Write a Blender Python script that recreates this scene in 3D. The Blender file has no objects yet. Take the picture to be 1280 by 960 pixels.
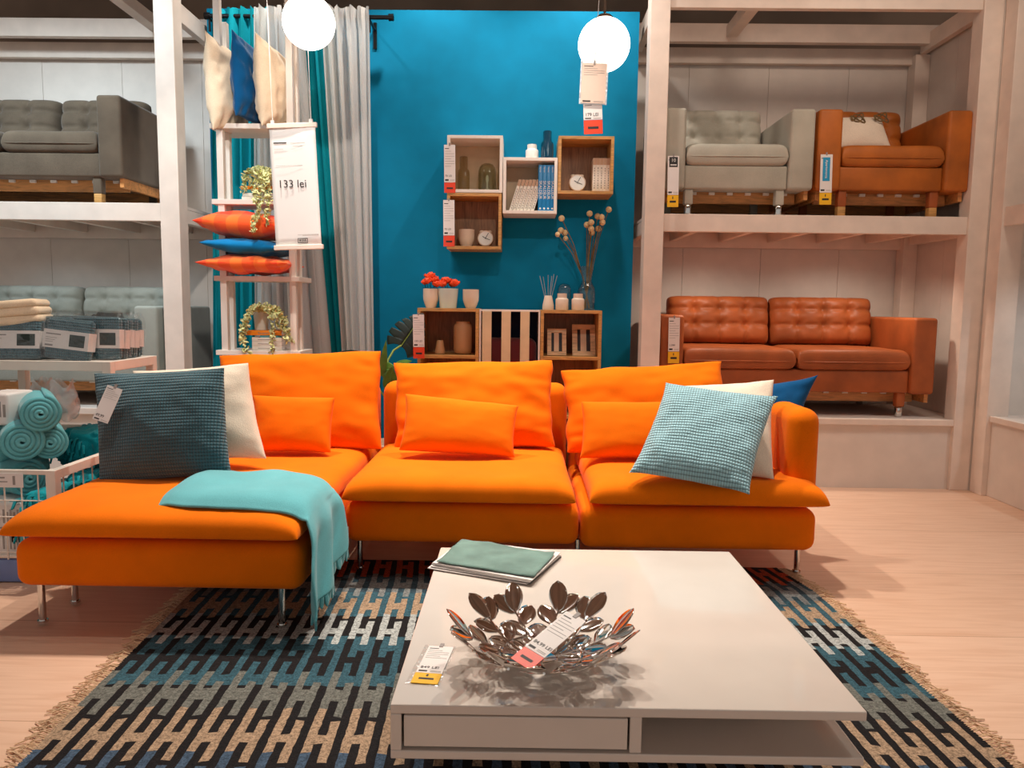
import bpy, bmesh, math, random
from mathutils import Vector, Matrix, Euler, noise

rnd = random.Random(11)
SC = bpy.context.scene
COL = SC.collection
PI = math.pi

# ------------------------------------------------------------------ camera model (1280 x 960)
F, PITCH, ROLL, CH, YAW = 938.8, 0.10322, -0.01225, 1.1022, -0.01103
_cy, _sy, _cp, _sp, _cr, _sr = math.cos(YAW), math.sin(YAW), math.cos(PITCH), math.sin(PITCH), math.cos(ROLL), math.sin(ROLL)
_R0, _F0, _U0 = Vector((_cy, -_sy, 0)), Vector((_sy, _cy, 0)), Vector((0, 0, 1))
_FW = _F0 * _cp - _U0 * _sp
_UP = _U0 * _cp + _F0 * _sp
CAM_R = _R0 * _cr - _UP * _sr
CAM_U = _R0 * _sr + _UP * _cr
EYE = Vector((0, 0, CH))

def ray(px, py):
    return _FW + CAM_R * ((px - 640) / F) + CAM_U * ((480 - py) / F)
def P(px, py, Y):
    r = ray(px, py); return EYE + r * (Y / r.y)
def PZ(px, py, z):
    r = ray(px, py); return EYE + r * ((z - CH) / r.z)

# ------------------------------------------------------------------ materials
def lin(c):
    o = []
    for v in c[:3]:
        v /= 255.0
        o.append(v / 12.92 if v <= 0.04045 else ((v + 0.055) / 1.055) ** 2.4)
    return tuple(o) + (1.0,)

class NT:
    def __init__(self, name):
        self.m = bpy.data.materials.new(name); self.m.use_nodes = True
        self.t = self.m.node_tree; self.b = self.t.nodes['Principled BSDF']
    def n(self, typ, **kw):
        nd = self.t.nodes.new(typ)
        for k, v in kw.items():
            if k in nd.inputs.keys(): nd.inputs[k].default_value = v
            else: setattr(nd, k, v)
        return nd
    def l(self, a, b): self.t.links.new(a, b)
    def coords(self, kind='Object', scale=(1, 1, 1), rot=(0, 0, 0)):
        tc = self.n('ShaderNodeTexCoord'); mp = self.n('ShaderNodeMapping')
        mp.inputs['Scale'].default_value = scale; mp.inputs['Rotation'].default_value = rot
        self.l(tc.outputs[kind], mp.inputs['Vector']); return mp.outputs['Vector']
    def ramp(self, fac, stops):
        r = self.n('ShaderNodeValToRGB'); e = r.color_ramp.elements
        e[0].position, e[0].color = stops[0][0], lin(stops[0][1])
        e[1].position, e[1].color = stops[-1][0], lin(stops[-1][1])
        for p, c in stops[1:-1]:
            x = e.new(p); x.color = lin(c)
        self.l(fac, r.inputs['Fac']); return r.outputs['Color']
    def bump(self, h, strength=0.3, dist=0.01):
        b = self.n('ShaderNodeBump'); b.inputs['Strength'].default_value = strength; b.inputs['Distance'].default_value = dist
        self.l(h, b.inputs['Height']); self.l(b.outputs['Normal'], self.b.inputs['Normal'])
    def base(self, out): self.l(out, self.b.inputs['Base Color'])
    def set(self, **kw):
        for k, v in kw.items(): self.b.inputs[k.replace('_', ' ')].default_value = v

def shade(c, k): return tuple(max(0, min(255, v * k)) for v in c)

def plain(name, c, rough=0.5, metal=0.0, var=0.05, scale=8, bump=0.0, bscale=120, **kw):
    t = NT(name); v = t.coords()
    nz = t.n('ShaderNodeTexNoise', Scale=scale, Detail=3.0); t.l(v, nz.inputs['Vector'])
    t.base(t.ramp(nz.outputs['Fac'], [(0.3, shade(c, 1 - var)), (0.7, shade(c, 1 + var))]))
    t.set(Roughness=rough, Metallic=metal, **kw)
    if bump:
        n2 = t.n('ShaderNodeTexNoise', Scale=bscale, Detail=2.0); t.l(v, n2.inputs['Vector'])
        t.bump(n2.outputs['Fac'], bump, 0.004)
    return t.m

def fabric(name, c, rough=0.9, weave=900, var=0.10, bump=0.35, sheen=0.25, blotch=6):
    t = NT(name); v = t.coords()
    n1 = t.n('ShaderNodeTexNoise', Scale=blotch, Detail=4.0); t.l(v, n1.inputs['Vector'])
    n2 = t.n('ShaderNodeTexNoise', Scale=weave, Detail=2.0); t.l(v, n2.inputs['Vector'])
    mx = t.n('ShaderNodeMath', operation='ADD'); t.l(n1.outputs['Fac'], mx.inputs[0]); t.l(n2.outputs['Fac'], mx.inputs[1])
    hv = t.n('ShaderNodeMath', operation='MULTIPLY'); t.l(mx.outputs[0], hv.inputs[0]); hv.inputs[1].default_value = 0.5
    t.base(t.ramp(hv.outputs[0], [(0.35, shade(c, 1 - var)), (0.65, shade(c, 1 + var))]))
    t.set(Roughness=rough, Sheen_Weight=sheen, Sheen_Roughness=0.4, Specular_IOR_Level=0.15)
    t.bump(n2.outputs['Fac'], bump, 0.002)
    return t.m

def wood(name, c, dark=0.78, scale=(3, 26, 26), rough=0.5):
    t = NT(name); v = t.coords(scale=scale)
    n1 = t.n('ShaderNodeTexNoise', Scale=2.2, Detail=6.0, Distortion=1.2); t.l(v, n1.inputs['Vector'])
    t.base(t.ramp(n1.outputs['Fac'], [(0.3, shade(c, dark)), (0.55, c), (0.8, shade(c, 1.08))]))
    t.set(Roughness=rough); t.bump(n1.outputs['Fac'], 0.08, 0.003)
    return t.m

def waffle(name, c, cell=0.0125, dark=0.5, stripes=False):
    """ribbed pile: small raised blocks in rows"""
    t = NT(name); tc = t.n('ShaderNodeTexCoord'); sep = t.n('ShaderNodeSeparateXYZ'); t.l(tc.outputs['Object'], sep.inputs[0])
    def tri(ax, k, p):
        a = t.n('ShaderNodeMath', operation='MULTIPLY'); t.l(sep.outputs[ax], a.inputs[0]); a.inputs[1].default_value = PI / k
        s = t.n('ShaderNodeMath', operation='SINE'); t.l(a.outputs[0], s.inputs[0])
        b = t.n('ShaderNodeMath', operation='ABSOLUTE'); t.l(s.outputs[0], b.inputs[0])
        q = t.n('ShaderNodeMath', operation='POWER'); t.l(b.outputs[0], q.inputs[0]); q.inputs[1].default_value = p
        return q.outputs[0]
    hz, hx = tri(2, cell, 0.45), tri(0, cell * 0.8, 0.3)
    m = t.n('ShaderNodeMath', operation='MULTIPLY'); t.l(hz, m.inputs[0]); t.l(hx, m.inputs[1])
    n1 = t.n('ShaderNodeTexNoise', Scale=7.0, Detail=3.0); t.l(tc.outputs['Object'], n1.inputs['Vector'])
    k = t.n('ShaderNodeMath', operation='MULTIPLY_ADD'); t.l(n1.outputs['Fac'], k.inputs[0]); k.inputs[1].default_value = 0.35; t.l(m.outputs[0], k.inputs[2])
    t.base(t.ramp(k.outputs[0], [(0.25, shade(c, dark)), (0.75, c), (1.15, shade(c, 1.12))]))
    t.set(Roughness=0.85, Sheen_Weight=0.3, Specular_IOR_Level=0.15); t.bump(m.outputs[0], 0.8, 0.006)
    return t.m

def checks(name, c1, c2, size=0.075):
    t = NT(name); tc = t.n('ShaderNodeTexCoord'); sep = t.n('ShaderNodeSeparateXYZ'); t.l(tc.outputs['Object'], sep.inputs[0])
    outs = []
    for ax in (0, 2):
        a = t.n('ShaderNodeMath', operation='DIVIDE'); t.l(sep.outputs[ax], a.inputs[0]); a.inputs[1].default_value = size
        f = t.n('ShaderNodeMath', operation='FRACT'); t.l(a.outputs[0], f.inputs[0])
        g = t.n('ShaderNodeMath', operation='GREATER_THAN'); t.l(f.outputs[0], g.inputs[0]); g.inputs[1].default_value = 0.5
        outs.append(g.outputs[0])
    s = t.n('ShaderNodeMath', operation='ADD'); t.l(outs[0], s.inputs[0]); t.l(outs[1], s.inputs[1])
    h = t.n('ShaderNodeMath', operation='MULTIPLY'); t.l(s.outputs[0], h.inputs[0]); h.inputs[1].default_value = 0.5
    t.base(t.ramp(h.outputs[0], [(0.0, c1), (0.5, tuple((a + b) / 2 for a, b in zip(c1, c2))), (1.0, c2)]))
    t.set(Roughness=0.9, Sheen_Weight=0.2); 
    return t.m

def leather(name, c):
    t = NT(name); v = t.coords()
    n1 = t.n('ShaderNodeTexNoise', Scale=5.0, Detail=4.0); t.l(v, n1.inputs['Vector'])
    t.base(t.ramp(n1.outputs['Fac'], [(0.3, shade(c, 0.86)), (0.7, shade(c, 1.1))]))
    vo = t.n('ShaderNodeTexVoronoi', Scale=260.0); t.l(v, vo.inputs['Vector'])
    t.set(Roughness=0.5, Specular_IOR_Level=0.3); t.bump(vo.outputs['Distance'], 0.12, 0.002)
    return t.m

def glass(name, c, rough=0.02):
    t = NT(name); t.set(Base_Color=lin(c), Roughness=rough, Transmission_Weight=1.0, IOR=1.45)
    return t.m

def sheer(name, c, alpha=0.85, trans=0.4):
    t = NT(name); nt = t.t
    v = t.coords(scale=(260, 260, 260)); n1 = t.n('ShaderNodeTexNoise', Scale=1.0, Detail=2.0); t.l(v, n1.inputs['Vector'])
    t.base(t.ramp(n1.outputs['Fac'], [(0.3, shade(c, 0.9)), (0.7, c)])); t.set(Roughness=0.9, Specular_IOR_Level=0.1)
    tr = t.n('ShaderNodeBsdfTranslucent'); tr.inputs['Color'].default_value = lin(c)
    tp = t.n('ShaderNodeBsdfTransparent')
    m1 = t.n('ShaderNodeMixShader'); m1.inputs[0].default_value = trans; t.l(t.b.outputs[0], m1.inputs[1]); t.l(tr.outputs[0], m1.inputs[2])
    m2 = t.n('ShaderNodeMixShader'); m2.inputs[0].default_value = alpha; t.l(tp.outputs[0], m2.inputs[1]); t.l(m1.outputs[0], m2.inputs[2])
    t.l(m2.outputs[0], nt.nodes['Material Output'].inputs['Surface'])
    return t.m

def thin_glass(name, c):
    t = NT(name); lw = t.n('ShaderNodeLayerWeight'); lw.inputs['Blend'].default_value = 0.5; fr = t.n('ShaderNodeMath', operation='POWER'); t.l(lw.outputs['Facing'], fr.inputs[0]); fr.inputs[1].default_value = 2.6
    gl = t.n('ShaderNodeBsdfGlossy'); gl.inputs['Roughness'].default_value = 0.03
    tp = t.n('ShaderNodeBsdfTransparent'); tp.inputs['Color'].default_value = lin(c)
    m = t.n('ShaderNodeMixShader'); f2 = t.n('ShaderNodeMath', operation='MULTIPLY_ADD'); t.l(fr.outputs[0], f2.inputs[0]); f2.inputs[1].default_value = 0.6; f2.inputs[2].default_value = 0.05; t.l(f2.outputs[0], m.inputs[0]); t.l(tp.outputs[0], m.inputs[1]); t.l(gl.outputs[0], m.inputs[2])
    t.l(m.outputs[0], t.t.nodes['Material Output'].inputs['Surface'])
    return t.m

def film(name, alpha=0.25):
    """clear plastic film"""
    t = NT(name); v = t.coords(); n1 = t.n('ShaderNodeTexNoise', Scale=45.0, Detail=3.0); t.l(v, n1.inputs['Vector'])
    t.b.inputs['Base Color'].default_value = lin((235, 240, 242)); t.set(Roughness=0.12, Specular_IOR_Level=0.9, Metallic=1.0 if alpha < .3 else 0.0); t.bump(n1.outputs['Fac'], 0.9, 0.01)
    tp = t.n('ShaderNodeBsdfTransparent'); m = t.n('ShaderNodeMixShader'); m.inputs[0].default_value = alpha
    t.l(tp.outputs[0], m.inputs[1]); t.l(t.b.outputs[0], m.inputs[2]); t.l(m.outputs[0], t.t.nodes['Material Output'].inputs['Surface'])
    return t.m

M = {}
M['orange'] = fabric('orange_velvet', (240, 116, 0), var=0.05, bump=0.12, sheen=0.06, weave=500)
M['orange_base'] = M['orange']
M['floor'] = None
M['white_paint'] = plain('white_painted_timber', (232, 214, 200), 0.5, var=0.03, bump=0.05, bscale=60)
M['white_panel'] = plain('white_panel', (224, 211, 200), 0.55, var=0.02, bump=0.03, bscale=40)
M['deck'] = plain('white_deck', (222, 208, 197), 0.55, var=0.03)
M['blue_wall'] = plain('blue_wall_paint', (0, 120, 158), 0.75, Specular_IOR_Level=0.15, var=0.03, bump=0.04, bscale=200)
M['ceiling'] = plain('dark_ceiling', (150, 126, 108), 0.8, var=0.15, scale=1.5)
M['table'] = plain('white_gloss_lacquer', (218, 207, 197), 0.09, var=0.01, Coat_Weight=0.3)
M['chrome'] = plain('chrome', (215, 212, 208), 0.12, 1.0, var=0.01)
M['steel'] = plain('polished_steel', (225, 220, 214), 0.06, 1.0, var=0.01)
M['black_metal'] = plain('black_metal', (28, 28, 30), 0.35, 0.6)
M['oak'] = wood('oak_veneer', (204, 150, 84))
M['oak_in'] = wood('oak_inside', (150, 104, 66), scale=(26, 26, 3))
M['oak_back'] = wood('oak_back', (164, 116, 78), scale=(26, 26, 3))
M['taupe'] = plain('light_wood_back', (216, 186, 152), 0.6, var=0.05)
M['pine'] = wood('raw_pine', (208, 140, 78), scale=(3, 20, 20))
M['white_lam'] = plain('white_laminate', (232, 220, 208), 0.4, var=0.02)
M['turq'] = fabric('turquoise_fleece', (104, 180, 188), var=0.06, bump=0.5, weave=350, sheen=0.3)
M['turq_dark'] = fabric('turquoise_wool', (20, 146, 158), var=0.14, bump=0.5, weave=350)
M['teal_waffle'] = waffle('teal_ribbed_pile', (58, 90, 100), cell=0.0125, dark=0.42)
M['blue_waffle'] = waffle('light_blue_ribbed_pile', (150, 190, 200), cell=0.0125, dark=0.55)
M['cream'] = fabric('cream_cotton', (236, 219, 199), var=0.05, bump=0.6, weave=240)
M['blue_cotton'] = fabric('dark_blue_cotton', (4, 78, 128), var=0.08)
M['bright_blue'] = fabric('bright_blue_cotton', (10, 118, 176), var=0.08)
M['linen'] = fabric('beige_linen', (232, 208, 178), var=0.06, bump=0.5, weave=300)
M['check'] = checks('orange_red_check', (236, 62, 18), (250, 112, 34), 0.13)
M['teal_curtain'] = sheer('teal_curtain', (20, 164, 180), 1.0, 0.15)
M['sheer'] = sheer('white_sheer_curtain', (238, 234, 228), 0.92, 0.4)
M['grey_sofa'] = fabric('dark_grey_weave', (102, 88, 74), var=0.14, weave=450, bump=0.5)
M['green_sofa'] = fabric('grey_green_weave', (152, 152, 142), var=0.07, weave=450)
M['sage'] = fabric('grey_green_velvet', (176, 170, 156), var=0.07, weave=450)
M['tan'] = leather('tan_leather', (178, 98, 36))
M['brown'] = leather('brown_leather', (164, 86, 44))
M['black'] = plain('black_print', (40, 36, 36), 0.6)
M['grey_print'] = plain('grey_print', (150, 142, 138), 0.6)
M['paper'] = plain('white_paper', (232, 224, 220), 0.55, var=0.01)
M['beige_paper'] = plain('beige_paper', (226, 200, 182), 0.5, var=0.02)
M['red_tag'] = plain('red_orange_card', (232, 66, 30), 0.45, var=0.02)
M['yellow_tag'] = plain('yellow_card', (244, 186, 22), 0.45, var=0.02)
M['blue_tag'] = plain('blue_card', (30, 150, 196), 0.45, var=0.02)
M['sign'] = plain('white_banner', (236, 234, 232), 0.5, var=0.005)
M['ceramic'] = plain('matt_ceramic', (226, 204, 182), 0.5, var=0.02)
M['beige_ceramic'] = plain('beige_ceramic', (206, 160, 112), 0.45, var=0.03)
M['mint'] = plain('mint_glaze', (206, 216, 206), 0.4, var=0.02)
M['white_ceramic'] = plain('white_ceramic', (238, 236, 230), 0.35, var=0.01)
M['olive_glass'] = thin_glass('olive_brown_glass', (226, 218, 196))
M['green_glass'] = thin_glass('pale_green_glass', (238, 238, 226))
M['teal_glass'] = thin_glass('teal_glass', (92, 186, 192))
M['clear_glass'] = thin_glass('clear_glass', (244, 248, 248))
M['petal'] = plain('orange_red_petal', (250, 74, 20), 0.6, var=0.12, scale=40)
M['leaf_dark'] = plain('dark_green_leaf', (16, 36, 27), 0.5, var=0.2, scale=20)
M['leaf_mid'] = plain('mid_green_leaf', (86, 128, 50), 0.45, var=0.15, scale=20)
M['leaf_pale'] = plain('pale_yellow_green_leaf', (196, 196, 138), 0.6, var=0.28, scale=60)
M['stem'] = plain('green_stem', (128, 150, 56), 0.5)
M['dry_stem'] = plain('dry_brown_stem', (112, 88, 52), 0.7, var=0.2, scale=30)
M['dry_ball'] = plain('cream_dried_pod', (226, 196, 148), 0.8, var=0.12, scale=80, bump=0.5, bscale=300)
M['reed'] = plain('grey_reed', (142, 152, 160), 0.6)
M['book_white'] = plain('white_book_cover', (236, 226, 212), 0.55, var=0.02)
M['book_tan'] = plain('tan_book_top', (196, 158, 128), 0.55, var=0.03)
M['book_blue'] = plain('blue_book_cover', (12, 128, 190), 0.4, var=0.02)
M['book_orange'] = plain('orange_book_cover', (246, 140, 20), 0.5, var=0.02)
M['book_teal'] = plain('teal_book_cover', (60, 150, 160), 0.5, var=0.02)
M['navy'] = fabric('navy_cloth', (44, 56, 82), var=0.1)
M['maroon'] = fabric('maroon_cloth', (112, 48, 50), var=0.1)
M['strap'] = plain('cream_slat', (222, 192, 152), 0.6, var=0.04)
M['film'] = film('clear_film', 0.10)
M['film2'] = film('milky_film', 0.55)
M['sage_cloth'] = fabric('sage_green_cloth', (112, 140, 132), var=0.16, blotch=14, bump=0.4)
M['blue_plastic'] = plain('blue_plastic', (110, 128, 176), 0.45)
M['globe'] = None
t = NT('opal_glass_lit'); t.set(Base_Color=lin((250, 244, 236)), Roughness=0.3, Emission_Color=lin((255, 244, 230)), Emission_Strength=6.0); M['globe'] = t.m

# floor: pale wood planks running across the room
t = NT('pale_wood_floor'); v = t.coords(scale=(1, 1, 1))
br = t.n('ShaderNodeTexBrick', Scale=1.0); br.offset = 0.37; br.inputs['Brick Width'].default_value = 9.0; br.inputs['Row Height'].default_value = 0.62
br.inputs['Mortar Size'].default_value = 0.0016; br.inputs['Color1'].default_value = lin((226, 188, 162)); br.inputs['Color2'].default_value = lin((221, 182, 155)); br.inputs['Mortar'].default_value = lin((178, 138, 110))
t.l(v, br.inputs['Vector'])
v2 = t.coords(scale=(1.2, 14, 1)); n1 = t.n('ShaderNodeTexNoise', Scale=3.0, Detail=7.0, Distortion=0.8); t.l(v2, n1.inputs['Vector'])
rr = t.ramp(n1.outputs['Fac'], [(0.3, (243, 236, 231)), (0.6, (255, 255, 255))])
mx = t.n('ShaderNodeMix', data_type='RGBA', blend_type='MULTIPLY'); mx.inputs[0].default_value = 1.0
t.l(br.outputs['Color'], mx.inputs[6]); t.l(rr, mx.inputs[7]); t.base(mx.outputs[2]); t.set(Roughness=0.42, Specular_IOR_Level=0.35)
M['floor'] = t.m

# ------------------------------------------------------------------ mesh builder
class MB:
    def __init__(self): self.v, self.f, self.mi = [], [], []
    def add(self, vs, fs, mi=0, mat=None):
        o = len(self.v)
        for p in vs:
            p = Vector(p); self.v.append(mat @ p if mat else p)
        for f in fs:
            self.f.append([i + o for i in f]); self.mi.append(mi)
        return self
    def box(self, x0, x1, y0, y1, z0, z1, mi=0, mat=None):
        vs = [(x0, y0, z0), (x1, y0, z0), (x1, y1, z0), (x0, y1, z0), (x0, y0, z1), (x1, y0, z1), (x1, y1, z1), (x0, y1, z1)]
        return self.add(vs, [(0, 3, 2, 1), (4, 5, 6, 7), (0, 1, 5, 4), (1, 2, 6, 5), (2, 3, 7, 6), (3, 0, 4, 7)], mi, mat)
    def rbox(self, x0, x1, y0, y1, z0, z1, r=0.02, seg=3, mi=0, mat=None):
        bm = bmesh.new(); bmesh.ops.create_cube(bm, size=1)
        for vv in bm.verts:
            vv.co = Vector(((x0 + x1) / 2 + vv.co.x * (x1 - x0), (y0 + y1) / 2 + vv.co.y * (y1 - y0), (z0 + z1) / 2 + vv.co.z * (z1 - z0)))
        r = min(r, 0.49 * min(x1 - x0, y1 - y0, z1 - z0))
        bmesh.ops.bevel(bm, geom=bm.edges[:], offset=r, segments=seg, profile=0.5, affect='EDGES')
        bm.verts.index_update()
        self.add([vv.co.copy() for vv in bm.verts], [[q.index for q in ff.verts] for ff in bm.faces], mi, mat); bm.free(); return self
    def lathe(self, prof, n=32, c=(0, 0, 0), mi=0, mat=None):
        vs, fs = [], []
        for r, z in prof:
            for k in range(n):
                a = 2 * PI * k / n; vs.append((c[0] + r * math.cos(a), c[1] + r * math.sin(a), c[2] + z))
        for i in range(len(prof) - 1):
            for k in range(n):
                k2 = (k + 1) % n; fs.append((i * n + k, i * n + k2, (i + 1) * n + k2, (i + 1) * n + k))
        if prof[0][0] > 1e-6: fs.append(tuple(range(n - 1, -1, -1)))
        if prof[-1][0] > 1e-6: fs.append(tuple((len(prof) - 1) * n + k for k in range(n)))
        return self.add(vs, fs, mi, mat)
    def cyl(self, p, q, r, n=12, r2=None, mi=0):
        return self.tube([p, q], r, n, mi, r2)
    def tube(self, pts, r, n=8, mi=0, r2=None):
        pts = [Vector(p) for p in pts]; vs, fs = [], []
        r2 = r if r2 is None else r2; up = Vector((0.13, 0.31, 0.94)); m = len(pts)
        for i, p in enumerate(pts):
            d = (pts[min(i + 1, m - 1)] - pts[max(i - 1, 0)]).normalized()
            a = d.cross(up)
            if a.length < 1e-4: a = d.cross(Vector((1, 0, 0)))
            a.normalize(); b = d.cross(a); rr = r + (r2 - r) * i / (m - 1)
            for k in range(n):
                t = 2 * PI * k / n; vs.append(p + a * (rr * math.cos(t)) + b * (rr * math.sin(t)))
        for i in range(m - 1):
            for k in range(n):
                k2 = (k + 1) % n; fs.append((i * n + k, i * n + k2, (i + 1) * n + k2, (i + 1) * n + k))
        fs.append(tuple(range(n))); fs.append(tuple((m - 1) * n + k for k in range(n - 1, -1, -1)))
        return self.add(vs, fs, mi)
    def sphere(self, c, r, nu=16, nv=10, sc=(1, 1, 1), mi=0, mat=None):
        prof = [(max(1e-7, r * math.sin(PI * i / nv)), -r * math.cos(PI * i / nv)) for i in range(nv + 1)]
        m = (mat or Matrix()) @ Matrix.Translation(c) @ Matrix.Diagonal((*sc, 1))
        return self.lathe(prof, nu, mi=mi, mat=m)
    def prism(self, poly, y0, y1, mi=0, mat=None):
        """poly in x,z; extruded along y"""
        n = len(poly); vs = [(x, y0, z) for x, z in poly] + [(x, y1, z) for x, z in poly]
        fs = [tuple(range(n)), tuple(range(2 * n - 1, n - 1, -1))] + [(i, i + n, (i + 1) % n + n, (i + 1) % n) for i in range(n)]
        return self.add(vs, fs, mi, mat)
    def grid(self, fn, nu, nv, mi=0, mat=None, close_u=False):
        vs = [fn(i / nu, j / nv) for j in range(nv + 1) for i in range(nu + 1)]; w = nu + 1
        fs = [(j * w + i, j * w + i + 1, (j + 1) * w + i + 1, (j + 1) * w + i) for j in range(nv) for i in range(nu)]
        return self.add(vs, fs, mi, mat)
    def text(self, s, size, x, z, y=-0.001, mi=0, rot=0.0, align='LEFT', mat=None):
        """flat lettering in the xz plane, facing -y"""
        cu = bpy.data.curves.new('lettering', 'FONT'); cu.body = s; cu.size = size; cu.align_x = align; cu.resolution_u = 3; cu.extrude = 0.0003
        ob = bpy.data.objects.new('lettering', cu); me = bpy.data.meshes.new_from_object(ob)
        m = Matrix.Translation((x, y, z)) @ Matrix.Rotation(rot, 4, 'Y') @ Matrix.Rotation(PI / 2, 4, 'X')
        if mat: m = mat @ m
        self.add([vv.co.copy() for vv in me.vertices], [list(p.vertices) for p in me.polygons], mi, m)
        bpy.data.objects.remove(ob); bpy.data.meshes.remove(me); bpy.data.curves.remove(cu); return self
    def build(self, name, mats, parent=None, loc=None, rot=None, smooth=40, bevel=0, solid=0, sub=0, weld=False, matrix=None):
        me = bpy.data.meshes.new(name); me.from_pydata(self.v, [], self.f)
        mats = mats if isinstance(mats, (list, tuple)) else [mats]
        for m in mats: me.materials.append(m)
        me.polygons.foreach_set('material_index', self.mi)
        if weld:
            bm = bmesh.new(); bm.from_mesh(me); bmesh.ops.remove_doubles(bm, verts=bm.verts, dist=1e-5); bmesh.ops.recalc_face_normals(bm, faces=bm.faces); bm.to_mesh(me); bm.free()
        if smooth:
            me.polygons.foreach_set('use_smooth', [True] * len(me.polygons)); me.set_sharp_from_angle(angle=math.radians(smooth))
        me.update()
        o = bpy.data.objects.new(name, me); COL.objects.link(o)
        if parent: o.parent = parent
        if matrix is not None: o.matrix_local = matrix
        if loc: o.location = loc
        if rot: o.rotation_euler = rot
        if solid:
            md = o.modifiers.new('thickness', 'SOLIDIFY'); md.thickness = solid; md.offset = 0
        if bevel:
            md = o.modifiers.new('edge', 'BEVEL'); md.width = bevel; md.segments = 2; md.limit_method = 'ANGLE'; md.angle_limit = math.radians(50)
        if sub:
            md = o.modifiers.new('soft', 'SUBSURF'); md.levels = sub; md.render_levels = sub
        return o

def tag(o, label, cat, group=None, kind=None):
    o['label'] = label; o['category'] = cat
    if group: o['group'] = group
    if kind: o['kind'] = kind
    return o
def thing(name, label, cat, loc=(0, 0, 0), rz=0.0, group=None, rot=None):
    o = bpy.data.objects.new(name, None); COL.objects.link(o); o.empty_display_size = 0.05
    o.location = loc; o.rotation_euler = rot or (0, 0, rz)
    return tag(o, label, cat, group)
def structure(o):
    o['kind'] = 'structure'; return o
def copy_thing(root, label, loc=None, rz=None, group=None):
    r = root.copy(); COL.objects.link(r)
    r['label'] = label
    if group: r['group'] = group
    if loc is not None: r.location = loc
    if rz is not None: r.rotation_euler = (0, 0, rz)
    for ch in list(root.children):
        c = ch.copy(); COL.objects.link(c); c.parent = r
        for g in list(ch.children):
            d = g.copy(); COL.objects.link(d); d.parent = c
    return r

def nz(p, s, seed=0.0): return noise.noise(Vector((p[0] * s + seed, p[1] * s + seed * 1.7, p[2] * s - seed)))

# a stuffed cushion between four corners; returns (mesh builder, matrix)
def cushion(BL, BR, TL, TR, thick, n=28, pinch=0.06, puff=0.5, pw=2.4, wrinkle=0.006, seed=0.0, sag=0.0, ear=0.0, wavy=0.010):
    BL, BR, TL, TR = map(Vector, (BL, BR, TL, TR)); c = (BL + BR + TL + TR) / 4
    ex = ((BR - BL) + (TR - TL)).normalized(); ez = ((TL - BL) + (TR - BR)); ez = (ez - ex * ez.dot(ex)).normalized(); ey = ez.cross(ex)
    R = Matrix((ex, ey, ez)).transposed().to_4x4(); Mx = Matrix.Translation(c) @ R; inv = Mx.inverted()
    q = [inv @ p for p in (BL, BR, TL, TR)]
    L = ((BR - BL).length + (TL - BL).length) / 2
    mb = MB()
    def edge(u, v):
        uu = u * (1 - pinch * (1 - v * v) * abs(u)) ; vv = v * (1 - pinch * (1 - u * u) * abs(v))
        uu += wavy * nz((v * 3.1, 7.0 * (u > 0), 1), 1, seed) * abs(u) ** 5 * (1 - v ** 8); vv += wavy * 1.3 * nz((u * 3.4, 5.0 * (v > 0), 2), 1, seed + 3) * abs(v) ** 5 * (1 - u ** 8)
        uu *= 1 + ear * (abs(u) ** 8) * (abs(v) ** 8); vv *= 1 + ear * (abs(u) ** 8) * (abs(v) ** 8)
        a, b = (uu + 1) / 2, (vv + 1) / 2
        return q[0] * (1 - a) * (1 - b) + q[1] * a * (1 - b) + q[2] * (1 - a) * b + q[3] * a * b
    def sp(i): # denser towards the rim
        t = 2 * i - 1; return math.copysign(1 - (1 - abs(t)) ** 1.35, t)
    for side in (-1, 1):
        def fn(i, j):
            u, v = sp(i), sp(j); p = edge(u, v)
            T = thick / 2 * (max(0, 1 - abs(u) ** pw) * max(0, 1 - abs(v) ** pw)) ** puff
            rim = min(1.0, (1 - abs(u)) * 6) * min(1.0, (1 - abs(v)) * 6)
            w = wrinkle * rim * (nz((u * 2.2, v * 2.2, side * 3.0), 1.0, seed) + 0.6 * nz((u * 5, v * 5, side), 1.0, seed + 5))
            # gathers running in from the seams
            g = 0.5 * wrinkle * rim * (math.exp(-((1 - abs(u)) / 0.18) ** 2) * math.sin(v * 17 + seed + nz((v * 3, seed, 0), 1) * 5) + math.exp(-((1 - abs(v)) / 0.18) ** 2) * math.sin(u * 19 + seed * 2 + nz((u * 3, seed, 1), 1) * 5))
            return Vector((p.x, p.y + side * (T + w + g) , p.z - sag * T))
        if side == 1:
            mb.grid(fn, n, n)
        else:
            mb.grid(lambda i, j: fn(1 - i, j), n, n)
    # outward normals: front grid was mirrored in u
    mb.f = [f[::-1] for f in mb.f]
    return mb, Mx

def cushion_obj(name, mat, corners, thick, label=None, cat='cushion', group=None, parent=None, **kw):
    mb, Mx = cushion(*corners, thick, **kw)
    if parent: Mx = parent.matrix_world.inverted() @ Mx if parent.parent is None else Mx
    o = mb.build(name, mat, parent, smooth=80, weld=True, matrix=Mx, sub=1)
    if label: tag(o, label, cat, group)
    return o

def world(o): bpy.context.view_layer.update(); return o.matrix_world

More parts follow.
